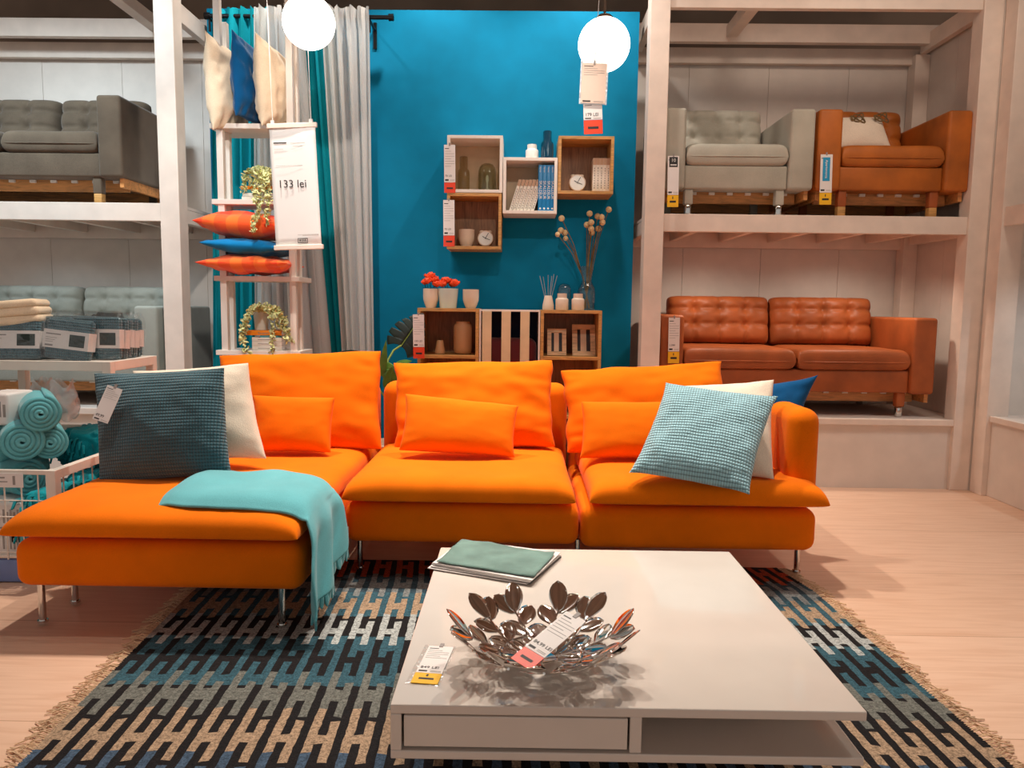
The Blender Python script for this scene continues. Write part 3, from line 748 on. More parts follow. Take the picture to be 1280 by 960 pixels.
# label lying on the tabletop
mb = tag_mesh(0.058, 0.175, 0.26, '849 LEI', 5, True); mb.box(-0.040, 0.034, 0.0007, 0.0012, -0.182, 0.006, 4)
o = mb.build('price_label', [M['paper'], M['yellow_tag'], M['grey_print'], M['black'], M['film']], smooth=0)
o.matrix_world = frame_from(PZ(537, 807, 0.312), PZ(567, 809, 0.312), PZ(526, 861, 0.312)); tag(o, 'yellow and white price label flat on the white tabletop beside the bowl', 'price label')

# ------------------------------------------------------------------ sample sheets at the back of the table
def sheet_pile(name, corners, zb, n, th, mats, jit=0.006, seed=1):
    rr = random.Random(seed); mb = MB()
    for k in range(n):
        z0 = zb + k * th; dx, dy = rr.uniform(-jit, jit), rr.uniform(-jit, jit)
        q = [PZ(px, py, zb) + Vector((dx, dy, 0)) for px, py in corners]
        vs = [Vector((p.x, p.y, z0)) for p in q] + [Vector((p.x, p.y, z0 + th * 0.9)) for p in q]
        mb.add(vs, [(0, 3, 2, 1), (4, 5, 6, 7), (0, 1, 5, 4), (1, 2, 6, 5), (2, 3, 7, 6), (3, 0, 4, 7)], k % len(mats))
    return mb.build(name, mats, smooth=0)
tag(sheet_pile('catalogue', ((537, 711), (661, 731), (700, 697), (578, 680)), 0.311, 4, 0.0025, [M['grey_print'], M['paper']], seed=2), 'grey edged catalogue at the bottom of the pile on the coffee table', 'catalogue')
tag(sheet_pile('catalogue', ((541, 706), (664, 728), (700, 693), (578, 677)), 0.3215, 3, 0.003, [M['paper']], seed=3), 'white catalogue directly under the green cloth on the coffee table', 'catalogue')
qs = [PZ(px, py, 0.333) for px, py in ((547, 703), (667, 722), (694, 693), (577, 675))]
def swatch(i, j):
    p = qs[0] * (1 - i) * (1 - j) + qs[1] * i * (1 - j) + qs[2] * i * j + qs[3] * (1 - i) * j
    e = 0.004 * (abs(2 * i - 1) ** 6 + abs(2 * j - 1) ** 6)
    return Vector((p.x + e * nz((j * 9, i, 0), 1, 4), p.y + e * nz((i * 11, j, 2), 1, 4), 0.3335 + 0.004 * (nz((i * 3, j * 2, 0), 1, 6) + 0.5) + 0.004 * math.exp(-((i - 0.3) / 0.1) ** 2) * j + 0.007 * max(0, i - .9) * max(0, j - .8) * 40))
sw = MB().grid(swatch, 30, 20).build('fabric_swatch', M['sage_cloth'], smooth=80, solid=0.0025)
tag(sw, 'sage green fabric swatch on top of the catalogues on the table', 'fabric')

# ================================================================== WALL BOXES
def open_box(name, label, cat, x0, x1, z0, z1, y0, y1, t, m, inside, back, group, shelves=(), legs=False):
    cx = (x0 + x1) / 2; r = thing(name, label, cat, (cx, y0, z0), group=group); W, H, D = (x1 - x0) / 2, z1 - z0, y1 - y0
    def pp(nm, mt, *b): return MB().box(*b).build(nm, mt, r, smooth=0, bevel=0.0015)
    for s in (-1, 1): 
        a = (-W, -W + t) if s < 0 else (W - t, W)
        pp('side_panel', M[m], a[0], a[1], 0, D, 0, H)
    pp('top_panel', M[m], -W + t, W - t, 0, D, H - t, H); pp('bottom_panel', M[m], -W + t, W - t, 0, D, 0, t)
    b = pp('back_panel', M[back], -W + t, W - t, D - 0.012, D - 0.004, t, H - t)
    for z in shelves: pp('shelf', M[m], -W + t, W - t, 0.002, D - 0.012, z - z0 - t, z - z0)
    return r
EY, EB = 4.73, 4.978
EG = 'open boxes on the blue wall'
open_box('wall_box', 'white open wall box holding the bottle and glass dome, upper left', 'wall box', -0.468, -0.126, 1.797, 2.141, EY, EB, 0.019, 'white_lam', 'white_lam', 'taupe', EG)
open_box('wall_box', 'oak open wall box holding the tumbler and clock, lower left', 'wall box', -0.468, -0.130, 1.452, 1.794, EY, EB, 0.019, 'oak', 'oak', 'oak_back', EG)
open_box('wall_box', 'white open wall box holding leaning books and blue books, middle', 'wall box', -0.123, 0.2115, 1.673, 2.012, EY, EB, 0.019, 'white_lam', 'white_lam', 'taupe', EG)
open_box('wall_box', 'oak open wall box holding a clock and white books, right', 'wall box', 0.2150, 0.556, 1.796, 2.143, EY, EB, 0.019, 'oak', 'oak', 'oak_back', EG)
# low units
LG = 'low open units against the blue wall'
open_box('storage_unit', 'oak open unit below the flower pots with vases on its shelf', 'storage unit', -0.637, -0.259, 0.0, 1.085, 4.62, 4.975, 0.020, 'oak', 'oak', 'oak_back', LG, (0.036, 0.43, 0.797))
mu = open_box('storage_unit', 'white open unit with three cream slats between the oak units', 'storage unit', -0.257, 0.118, 0.0, 1.080, 4.625, 4.975, 0.011, 'white_lam', 'white_lam', 'navy', LG, (0.43,))
for a in (603, 627, 650.5):
    x0, x1 = P(a, 400, 4.63).x, P(a + 11.5, 400, 4.63).x
    MB().box(x0 + 0.0695, x1 + 0.0695, -0.004, 0.006, 0.012, 1.069).build('slat', M['strap'], mu, smooth=0, bevel=0.001)
open_box('storage_unit', 'oak open unit with two photo frames below the white jars', 'storage unit', 0.120, 0.495, 0.0, 1.082, 4.62, 4.975, 0.020, 'oak', 'oak', 'oak_back', LG, (0.036, 0.43, 0.797))
fb = MB().rbox(-0.235, 0.10, 4.70, 4.955, 0.432, 0.900, 0.05, 4).build('folded_blanket', M['maroon'], smooth=60); tag(fb, 'dark maroon folded blanket behind the cream slats of the white unit', 'blanket')

def lathe_obj(name, label, cat, mat, x, y, z, prof, group=None, n=36, solid=0):
    o = MB().lathe(prof, n).build(name, mat, loc=(x, y, z), smooth=50, solid=solid)
    return tag(o, label, cat, group) if label else o
def span(x0, x1, y, Y): a, b = P(x0, y, Y), P(x1, y, Y); return (a.x + b.x) / 2, b.x - a.x

# --- contents of the boxes
YI = 4.86
b1 = 1.797 + 0.0195
x, w = span(572, 587, 230, YI); r = w / 2
lathe_obj('glass_bottle', 'olive brown glass bottle with stopper in the upper left wall box', 'bottle', M['olive_glass'], x, YI, b1, [(0.001, 0.002), (r * .96, 0.002), (r, 0.01), (r, 0.118), (r * .9, 0.135), (r * .66, 0.145), (r * .66, 0.216), (r * .6, 0.22), (0.001, 0.22)])
x, w = span(598, 620, 230, YI); r = w / 2
dm = lathe_obj('glass_dome', 'pale glass dome with a small light bulb inside the upper left box', 'glass dome', M['green_glass'], x, YI, b1, [(r, 0.001), (r, 0.115), (r * .97, 0.135), (r * .86, 0.155), (r * .66, 0.170), (r * .35, 0.178), (0.001, 0.180)], solid=0.003)
o = MB().lathe([(0.001, 0), (0.017, 0.0), (0.019, 0.008), (0.017, 0.018), (0.006, 0.022), (0.005, 0.06), (0.010, 0.075), (0.008, 0.1), (0.001, 0.108)], 20).build('light_bulb', M['white_ceramic'], dm, loc=(0, 0, 0.002), smooth=50)
def tumbler(name, label, px0, px1, py, Y, z, h, m='ceramic', group=None, cat='pot'):
    x, w = span(px0, px1, py, Y); r = w / 2
    prof = [(0.001, 0.0), (r * .60, 0.0), (r * .64, 0.006), (r * .82, h * .22), (r * .97, h * .42), (r, h * .6), (r, h), (r - 0.004, h), (r - 0.006, h * .5), (r * .7, h * .2), (0.001, h * .15)]
    return lathe_obj(name, label, cat, M[m], x, Y, z, prof, group)
tumbler('pot', 'beige tumbler shaped pot beside the clock in the lower left box', 573, 593, 300, YI, 1.452 + 0.0195, 0.112)
def clock(label, cx, Y, z, w):
    r = w / 2; t = thing('alarm_clock', label, 'clock', (cx, Y, z + 0.006), group='white alarm clocks')
    m = Matrix.Translation((0, 0, r)) @ Matrix.Rotation(PI / 2 - 0.10, 4, 'X')
    MB().lathe([(0.001, -0.03), (r * .9, -0.03), (r, -0.02), (r, 0.018), (r * .97, 0.024), (r * .88, 0.024), (r * .86, 0.020), (0.001, 0.0195)], 36, mat=m).build('case', M['ceramic'], t, smooth=50)
    fm = MB().lathe([(0.001, 0), (r * .86, 0), (r * .86, 0.001), (0.001, 0.001)], 36, mat=m @ Matrix.Translation((0, 0, 0.0200)))
    fm.build('dial', M['white_ceramic'], t, smooth=50)
    hm = MB()
    for ang, L in ((-0.35, .6), (1.05, .75), (2.6, .45)):
        mm = m @ Matrix.Translation((0, 0, 0.0225)) @ Matrix.Rotation(ang, 4, 'Z'); hm.box(-r * .08, r * L, -0.0016, 0.0016, 0, 0.0012, 0, mm)
    hm.build('hands', M['black'], t, smooth=0)
    for s in (-1, 1): MB().sphere((s * r * .5, 0.005, 2 * r - r * .10), r * .30, 12, 8, (1, .8, .6)).build('bell', M['ceramic'], t, smooth=60)
    for s in (-1, 1): MB().cyl((s * r * .5, 0, -0.006), (s * r * .42, 0, r * .25), 0.004, 8).build('foot', M['ceramic'], t, smooth=50)
    return t
x, w = span(597, 617, 300, YI); clock('white alarm clock beside the tumbler in the lower left wall box', x, YI, 1.452 + 0.0195, w * .98)
x, w = span(711, 732, 228, YI - 0.03); clock('white alarm clock beside the books in the right oak wall box', x, YI - 0.03, 1.796 + 0.0195, w)
# --- books
def book(name, label, group, m, loc, w, h, d, rot=0.0, title=None, tm='black', top=None, small=False):
    """spine faces -y, base left corner at the origin"""
    mb = MB(); mb.rbox(0, w, 0, d, 0, h, 0.0015, 2, 0)
    mb.box(w * .12, w * .88, 0.004, d + 0.0004, h - 0.004, h + 0.0004, 1)
    if top: mb.box(0.0004, w - 0.0004, -0.0006, 0.004, h * .80, h - 0.001, 3)
    if title: mb.text(title[0], w * title[1], w * .25, h * title[2], -0.0006, 2, rot=PI / 2)
    if title and len(title) > 3:
        mb.text(title[3], w * .5, w * .3, h * .96, -0.0006, 2, rot=PI / 2); mb.sphere((w * .5, -0.0005, h * .06), w * .24, 10, 6, (1, .1, 1), mi=2)
    if small:
        for k in range(9): mb.box(w * .40, w * .6, -0.0007, 0, h * (.10 + .072 * k), h * (.10 + .072 * k + rnd.uniform(.025, .055)), 2)
    o = mb.build(name, [M[m], M['paper'], M[tm], M[top or 'book_tan']], loc=loc, rot=(0, rot, 0), smooth=30)
    return tag(o, label, 'book', group)
zb = 1.673 + 0.0195
ang = math.atan2(0.062, 0.20)
for k in range(7):
    xx = P(636 + k * 4.5, 262, 4.78).x
    book('book', 'leaning white book in the middle wall box, %s from the left' % ('first', 'second', 'third', 'fourth', 'fifth', 'sixth', 'seventh')[k], 'leaning white books in the middle wall box', 'book_white', (xx, 4.775, zb + 0.0003), 0.0196, 0.205, 0.15, ang, top='book_tan', small=True)
for k in range(4):
    xx = P(672.5 + k * 5.05, 262, 4.77).x
    book('book', 'blue book with white spine lettering in the middle wall box, %s from the left' % ('first', 'second', 'third', 'fourth')[k], 'upright blue books in the middle wall box', 'book_blue', (xx, 4.765, zb), 0.0245, 0.282, 0.17, 0, ('SKALDJUR', 1.0, .66, 'Havets'), 'book_white')
for k in range(5):
    xx = P(740.5 + k * 4.35, 235, 4.78).x
    book('book', 'upright white book in the right oak wall box, %s from the left' % ('first', 'second', 'third', 'fourth', 'fifth')[k], 'upright white books in the right wall box', 'book_white', (xx, 4.775, 1.796 + 0.0195), 0.0212, 0.205, 0.15, 0, top='book_tan', small=True)
# --- on top of the middle box
def jar(label, px0, px1, py, Y, z, h, group=None):
    x, w = span(px0, px1, py, Y); r = w / 2
    prof = [(0.001, 0), (r * .92, 0), (r, 0.006), (r, h * .62), (r * .93, h * .68), (r * .74, h * .73), (r * .74, h), (r * .68, h), (r * .66, h * .72), (0.001, h * .70)]
    return lathe_obj('jar', label, 'jar', M['white_ceramic'] if group is None else M['ceramic'], x, Y, z, prof, group, n=8 if group is None else 32)
jar('white faceted jar on top of the middle wall box', 657, 673, 190, 4.85, 2.0125, 0.100)
x, w = span(676, 692, 185, 4.86); r = w / 2
tb = lathe_obj('glass_bottle', 'teal glass bottle with stopper on top of the middle wall box', 'bottle', M['teal_glass'], x, 4.86, 2.0125, [(0.001, 0.001), (r, 0.001), (r, 0.10), (r * .92, 0.115), (r * .68, 0.124), (r * .68, 0.182), (r * .6, 0.186), (0.001, 0.186)])
# --- inside the low oak units
x, w = span(543.5, 556.5, 435, 4.72); r = w / 2
lathe_obj('vase', 'small tapered beige vase on the oak unit shelf', 'vase', M['beige_ceramic'], x, 4.72, 0.798, [(0.001, 0), (r * .92, 0), (r, 0.006), (r * .95, 0.02), (r * .62, 0.082), (r * .58, 0.086), (r * .5, 0.082), (0.001, 0.03)])
x, w = span(567, 590, 420, 4.75); r = w / 2
lathe_obj('vase', 'tall cylindrical beige vase on the oak unit shelf', 'vase', M['beige_ceramic'], x, 4.75, 0.798, [(0.001, 0), (r * .72, 0), (r * .9, 0.010), (r, 0.03), (r, 0.165), (r * .93, 0.185), (r * .76, 0.195), (r * .74, 0.205), (r * .68, 0.205), (r * .68, 0.19), (0.001, 0.15)])
def photo_frame(label, bl, br, tl, Y, dy):
    a, b, c = P(*bl, Y), P(*br, Y), P(*tl, Y + dy); a.z = b.z = 0.7985
    mx = frame_from(c, c + (b - a), a); w = (b - a).length; h = (c - a).length
    t = thing('photo_frame', label, 'photo frame', group='photo frames in the oak unit'); t.matrix_world = mx @ Matrix.Translation((0, 0, -h / 2))
    bw = w * .22; mb = MB(); W, H = w / 2, h / 2
    mb.box(-W, -W + bw, -0.008, 0.008, -H, H); mb.box(W - bw, W, -0.008, 0.008, -H, H); mb.box(-W + bw, W - bw, -0.008, 0.008, H - bw, H); mb.box(-W + bw, W - bw, -0.008, 0.008, -H, -H + bw)
    mb.build('frame', wood('frame_oak', (224, 184, 136)), t, smooth=0, bevel=0.001)
    MB().box(-W + bw * .9, W - bw * .9, 0.003, 0.006, -H + bw * .9, H - bw * .9).build('backing', M['black'], t, smooth=0)
    MB().box(-W * .28, W * .22, -0.003, 0.003, -H + bw * .9, H - bw * .9).build('mount', M['taupe'], t, smooth=0)
photo_frame('smaller light wood photo frame in the oak unit', (680, 441), (704, 442), (684, 411), 4.70, 0.06)
photo_frame('larger light wood photo frame in the oak unit, beside the smaller one', (707, 442), (736, 443), (715, 406), 4.72, 0.09)
# --- on top of the low units
ZT = 1.0852
def flower(mb, c, r, seed):
    rr = random.Random(seed)
    for k in range(9):
        a = k * 2.4 + rr.random(); tl = rr.uniform(0.2, 1.0)
        d = Vector((math.cos(a) * math.cos(tl), math.sin(a) * math.cos(tl), math.sin(tl)))
        s = d.cross(Vector((0, 0, 1))).normalized(); u = s.cross(d)
        def fn(i, j):
            q = 2 * j - 1; wd = r * .62 * math.sin(PI * min(1, .12 + .88 * i) ** 0.9) + r * .05
            return c + d * (r * i) + s * (wd * q) + u * (r * .35 * (i * i) + r * .3 * q * q * (1 - .4 * i))
        mb.grid(fn, 5, 5)
def flowering(name, label, pot, pts, leaves):
    for k, (px, py, Y, r) in enumerate(pts):
        mb = MB(); flower(mb, Vector(P(px, py, Y)) - pot.location, r, k + len(label)); mb.build('flower', M['petal'], pot, smooth=60, solid=0.0015)
    mb = MB()
    for px, py, Y, dx in leaves:
        c = Vector(P(px, py, Y)) - pot.location
        mb.grid(lambda i, j: c + Vector((dx * i, 0.016 * (2 * j - 1) * math.sin(PI * (0.08 + .9 * i)), 0.012 * math.sin(i * 3))), 6, 3)
        mb.tube([c, (0, 0, 0.07)], 0.002, 5)
    for px, py, Y, r in pts: mb.tube([Vector(P(px, py, Y)) - pot.location, (0, 0, 0.05)], 0.002, 5)
    mb.build('foliage', M['leaf_dark'], pot, smooth=60)
p1 = tumbler('potted_flower', 'beige tumbler pot of orange red flowers at the end of the oak unit', 529, 548, 375, 4.74, ZT, 0.120, cat='potted plant')
flowering('a', 'a', p1, [(538, 350, 4.74, .046), (534, 355, 4.71, .036), (543, 354, 4.73, .044), (546, 359, 4.72, .04), (531, 356, 4.76, .034)], [(532, 361, 4.73, -.02), (541, 361, 4.72, .03), (536, 361, 4.70, .04)])
x, w = span(547, 573.5, 372, 4.74); r = w / 2
p2 = MB(); hh = 0.122
R = r * .96
p2.lathe([(0.001, 0), (R * .80, 0), (R * .82, 0.004), (R, hh), (R - .004, hh), (R * .75, 0.02), (0.001, 0.02)], 36)
p2 = p2.build('potted_flower', M['mint'], loc=(x, 4.74, ZT), smooth=50); tag(p2, 'pale mint conical pot with orange red flowers on the oak unit', 'potted plant')
flowering('b', 'bb', p2, [(556, 356, 4.76, .044), (553, 359, 4.72, .036), (559, 354, 4.75, .036), (568, 358.5, 4.74, .044), (565, 359, 4.78, .034)], [(552, 361, 4.75, .02), (566, 361, 4.76, -.03)])
tumbler('pot', 'empty beige tumbler pot at the right of the flower pots', 578.5, 598.5, 375, 4.74, ZT, 0.118)
x, w = span(678, 692.5, 380, 4.72); r = w / 2
df = thing('reed_diffuser', 'beige reed diffuser with grey sticks on the right oak unit', 'diffuser', (x, 4.72, 1.0825))
MB().lathe([(0.001, 0), (r * .95, 0), (r, 0.006), (r * .96, 0.03), (r * .64, 0.085), (r * .6, 0.088), (r * .4, 0.088), (0.001, 0.05)], 32).build('bottle', M['ceramic'], df, smooth=50)
for dx, dz in ((-.055, .21), (-.034, .205), (-.004, .215), (.020, .210), (.033, .222), (.052, .212)):
    MB().cyl((dx * .12, 0.0, 0.02), (dx, 0.02 * math.sin(dx * 90), dz), 0.0022, 6).build('reed', M['reed'], df, smooth=0)
jar('white ribbed jar beside the reed diffuser on the oak unit', 694.5, 710.5, 378, 4.70, 1.0825, 0.102, 'white jars on the oak unit')
jar('white ribbed jar beside the glass vase on the oak unit', 714.5, 730.5, 378, 4.70, 1.0825, 0.102, 'white jars on the oak unit')
x, w = span(696, 714, 365, 4.86); r = w / 2
lathe_obj('glass_dome', 'clear glass dome behind the white jar on the oak unit', 'glass dome', M['clear_glass'], x, 4.86, 1.0825, [(r, 0.001), (r, 0.12), (r * .96, 0.138), (r * .8, 0.155), (r * .5, 0.166), (0.001, 0.170)], solid=0.003)
# vase of dried stems
VX, VY = P(733, 370, 4.80).x, 4.80
vs = thing('flower_vase', 'clear glass bottle vase of dried round pods on the oak unit', 'vase', (VX, VY, 1.0825))
MB().lathe([(0.001, 0.0), (0.052, 0.0), (0.056, 0.006), (0.056, 0.12), (0.052, 0.145), (0.040, 0.163), (0.033, 0.18), (0.035, 0.21), (0.046, 0.275), (0.0435, 0.275), (0.032, 0.21), (0.030, 0.18), (0.037, 0.16), (0.049, 0.143), (0.053, 0.12), (0.053, 0.01), (0.001, 0.008)], 36).build('vase_body', M['clear_glass'], vs, smooth=50)
pods = [(702, 273), (701, 288), (697, 293), (706, 291), (707, 298), (737, 267), (739, 278), (733.5, 281), (739, 286), (739.5, 291), (747, 270.5), (752, 271.5), (753, 278), (761, 262), (748, 286)]
base = Vector((0, 0, 0.012)); neck = Vector((0, 0, 0.2))
rr = random.Random(3)
for k, (px, py) in enumerate(pods):
    Y = VY + rr.uniform(-0.05, 0.06); e = Vector(P(px, py, Y)) - Vector(vs.location)
    s = Vector((rr.uniform(-.02, .02), rr.uniform(-.015, .015), 0))
    ne = neck + Vector((max(-.022, min(.022, e.x * .2)), rr.uniform(-.012, .012), 0)); mid = ne.lerp(e, .55) + Vector((-e.x * .08, 0, .01))
    st = MB().tube([base - Vector((e.x * .12, 0, 0)), ne, mid, e], 0.0026, 6).build('stem', M['dry_stem'], vs, smooth=60)
    MB().sphere(e, 0.0195 if py < 293 else 0.016, 14, 10).build('pod', M['dry_ball'], st, smooth=60)

# ================================================================== GLOBE LAMPS
def globe(label, px, py, Y, r):
    c = P(px, py, Y); t = thing('pendant_lamp', label, 'lamp', (c.x, c.y, c.z), group='white globe pendant lamps')
    MB().sphere((0, 0, 0), r, 48, 28).build('globe', M['globe'], t, smooth=80)
    MB().lathe([(0.001, r + .012), (0.03, r + .012), (0.045, r - .002), (0.048, r * .93), (0.001, r * .93)], 28).build('cap', M['chrome'], t, smooth=50)
    MB().cyl((0, 0, r), (0, 0, 3.62 - c.z), 0.006, 10).build('rod', M['chrome'], t, smooth=50)
    return t
globe('glowing white globe pendant lamp in front of the curtains', 386, 28, 3.9, 0.129)
globe('glowing white globe pendant lamp with paper tags in front of the blue wall', 755, 56, 3.9, 0.1285)
# two paper tags hanging on a thin string in front of the second globe
a, b, c = P(728, 79, 3.74), P(759, 79, 3.74), P(727, 129, 3.74)
mb = tag_mesh((b - a).x, a.z - c.z, 0, '', 4)
mb.box(-(b - a).x * .56, (b - a).x * .56, 0.0009, 0.0014, -(a.z - c.z) * 1.03, 0.05, 4)
lt = mb.build('lamp_tag', [M['beige_paper'], M['red_tag'], M['grey_print'], M['black'], M['film2']], loc=(a + b) / 2, rot=(0, 0.03, 0), smooth=0)
st = MB().cyl((0.0, 0, 0.0), (0.02, 0, 3.62 - lt.location.z), 0.0016, 6).build('string', M['paper'], lt, smooth=0)
tag(lt, 'beige paper tag in a clear sleeve hanging in front of the globe lamp', 'price tag')
pc = price_tag('x y z w', (729, 129), (752.5, 128), (728, 168), 3.745, 'red_tag', '179 LEI', 0.46, 'x', lines=0)
for kk in ('label', 'category', 'group'): del pc[kk]
wm_ = world(pc).copy(); wl_ = world(lt).copy(); pc.parent = lt; pc.matrix_local = wl_.inverted() @ wm_; pc.name = 'price_card'; pc['label'] = 'white and red price card'

# ================================================================== HANGING BANNER
a, b, c, d = P(335, 158, 3.9), P(395, 156, 3.9), P(344, 310, 3.9), P(401, 308, 3.9)
sg = thing('price_banner', 'white hanging banner reading 133 lei in front of the ladder shelf', 'sign', (a + b) / 2, rot=(0, -0.040, 0))
W, H = (b - a).length, (a - c).length
mb = MB().grid(lambda i, j: Vector(((i - .5) * W * .97, 0.004 * math.sin(i * 4 + 1), -H * j)), 12, 12)
mb.f = [f[::-1] for f in mb.f]
mb.build('sheet', M['sign'], sg, smooth=80, solid=0.0012)
mb = MB()
mb.box(-W * .40, -W * .13, -0.0065, -0.006, -H * .145, -H * .135, 0)
for x0, x1, z in ((-.05, .25, .142), (.0, .2, .165), (-.40, -.2, .19), (-.38, .18, .325), (.0, .44, .895), (.1, .44, .902)): mb.box(W * x0, W * x1, -0.0062, -0.0058, -H * z - .0015, -H * z, 1)
mb.build('small_print', [M['black'], M['grey_print']], sg, smooth=0); mb = MB()
mb.text('133 lei', W * .225, -W * .36, -H * .505, -0.0062, 0)
mb.build('price_lettering', [M['black'], M['grey_print']], sg, smooth=0); mb = MB()
mb.text('IKEA', W * .075, 0.02 * W, -H * .955, -0.0062, 0)
for q in ((-.005, .205, .925, .930), (-.005, .205, .962, .967), (-.005, .005, .93, .962), (.195, .205, .93, .962)): mb.box(W * q[0], W * q[1], -0.0062, -0.0058, -H * q[3], -H * q[2], 0)
mb.build('logo', [M['black'], M['grey_print']], sg, smooth=0)
for z in (0, -H): MB().box(-W * .52, W * .52, -0.009, 0.009, z - .012, z + .012).build('rail', M['white_lam'], sg, smooth=0, bevel=0.003)
for x in (-.40, .40):
    m = MB().cyl((x * W, 0, 0.01), (x * W + .02, 0, 3.62 - sg.location.z), 0.0017, 6); m.box(x * W - .008, x * W + .008, -.008, .008, .01, .028)
    m.build('string', M['paper'], sg, smooth=0)

# ================================================================== CURTAINS
rodY = 4.80
ra, rb = P(256, 20, rodY), P(492, 26, rodY); rb.z = ra.z
cr = thing('curtain_rod', 'black metal curtain rod on brackets across the blue wall', 'curtain rod', (ra + rb) / 2)
RZ = ra.z; hl = (rb - ra).length / 2
MB().cyl((-hl, 0, 0), (hl, 0, 0), 0.013, 14).build('rod', M['black_metal'], cr, smooth=50)
for s in (-1, 1): MB().cyl((s * hl, 0, 0), (s * (hl - .03), 0, 0), 0.021, 16).build('finial', M['black_metal'], cr, smooth=50)
for px in (262, 462):
    x = P(px, 30, rodY).x - cr.location.x
    m = MB().cyl((x, 0, -.016), (x, YB - rodY, -.016), 0.008, 10); m.box(x - .011, x + .011, YB - rodY - .012, YB - rodY - .001, -.13, 0.03); m.cyl((x, 0, -.02), (x, 0, -.09), 0.007, 10)
    m.build('bracket', M['black_metal'], cr, smooth=50)
def curtain(label, px_top, px_bot, Y, mat, folds, amp, seed, gather=True, group='curtains on the black rod', z0=0.05):
    ta, tb = P(px_top[0], 60, Y).x, P(px_top[1], 60, Y).x; ba, bb = P(px_bot[0], 440, Y).x, P(px_bot[1], 440, Y).x
    zt = RZ + 0.045; zb = 0.75
    def fn(i, j):
        z = zt + (z0 - zt) * j; k = (zt - z) / (zt - zb)
        xa, xb = ta + (ba - ta) * k, tb + (bb - tb) * k
        ph = i * folds * 2 * PI + 0.8 * math.sin(i * 9 + seed) + 0.35 * math.sin(j * 3 + seed * 2 + i * 4)
        A = amp * (0.75 + 0.5 * nz((i * 5, j * 1.5, 0), 1, seed))
        g = math.exp(-(abs(z - (RZ - 0.03)) / 0.03) ** 2) if gather else 0
        y = Y + A * math.sin(ph) * (1 - .55 * g) + 0.3 * A * math.sin(2.3 * ph + seed)
        x = xa + (xb - xa) * (i + 0.018 * math.sin(2 * ph))
        if z > RZ - 0.03 and gather: y += 0.012 * math.sin(i * folds * 12)
        if z > RZ: z += 0.008 * math.sin(i * folds * 9)
        return Vector((x, min(y, YB - 0.02), z))
    o = MB().grid(fn, int(folds * 16), 40).build('curtain', mat, smooth=80)
    return tag(o, label, 'curtain', group)
curtain('teal curtain at the left end of the rod behind the ladder shelf', (263, 336), (264, 338), 4.80, M['teal_curtain'], 5, 0.035, 1.0, False)
curtain('white sheer curtain behind the ladder shelf and the banner', (317, 379), (316, 415), 4.76, M['sheer'], 5.5, 0.030, 2.0)
curtain('narrow teal curtain strip between the two white sheer curtains', (374, 414), (404, 444), 4.83, M['teal_curtain'], 3, 0.025, 3.0, False)
curtain('white sheer curtain at the right end of the rod', (402, 461), (429, 468), 4.76, M['sheer'], 4.6, 0.032, 4.0)

# ================================================================== LADDER SHELF
LX0, LX1, LY0, LY1 = -1.715, -1.262, 4.25, 4.50
ls = thing('ladder_shelf', 'tall narrow white open shelf with four boards before the curtains', 'shelf', ((LX0 + LX1) / 2, LY0, 0))
def lp(nm, *b): return MB().box(b[0] - ls.location.x, b[1] - ls.location.x, b[2] - LY0, b[3] - LY0, b[4], b[5]).build(nm, M['white_lam'], ls, smooth=0, bevel=0.002)
for x in (LX0 + .012, LX1 - .048):
    for y in (LY0 + .008, LY0 + .105): lp('post', x, x + .036, y, y + .036, 0, 3.40 if y < LY0 + .05 else 2.66)
LZ = [P(300, 154, LY0).z, P(300, 249, LY0).z, P(300, 345, LY0).z, P(300, 438, LY0).z]
for z in LZ: lp('shelf_board', LX0 - .02, LX1 + .01, LY0, LY1, z - .028, z)
lp('shelf_board', LX0 - .02, LX1 + .01, LY0, LY1, .40, .428)
# three cushions standing edge-on on the top board
def edge_cushion(label, mat, px0, px1, pyb, pyt, seed, drop=0.0):
    x, w = span(px0, px1, pyb, 4.36); z0 = LZ[0] + .003; z1 = P((px0 + px1) / 2, pyt, 4.36).z; h = z1 - z0
    dy, dx = 0.20, 0.025
    BL, BR = Vector((x - dx + drop * .25, 4.36 - dy, z0 + .02 - drop)), Vector((x + dx, 4.36 + dy, z0 + .02))
    TL, TR = Vector((x - dx - .02, 4.36 - dy + .03, z1)), Vector((x + dx - .02, 4.36 + dy + .02, z1 - .03))
    return cushion_obj('cushion', mat, (BL, BR, TL, TR), w * 1.0, label, 'cushion', 'cushions standing on the top shelf board', seed=seed, pinch=0.02, puff=0.5, pw=2.0, wrinkle=0.022, ear=0.05)
edge_cushion('beige linen cushion standing on the top shelf, left of the blue one', M['linen'], 268, 303, 156, 54, 21, .075)
edge_cushion('dark blue cushion standing between two beige cushions on the top shelf', M['blue_cotton'], 303, 331, 152, 52, 22)
edge_cushion('beige linen cushion standing on the top shelf, right of the blue one', M['linen'], 327, 364, 158, 56, 23, .05)
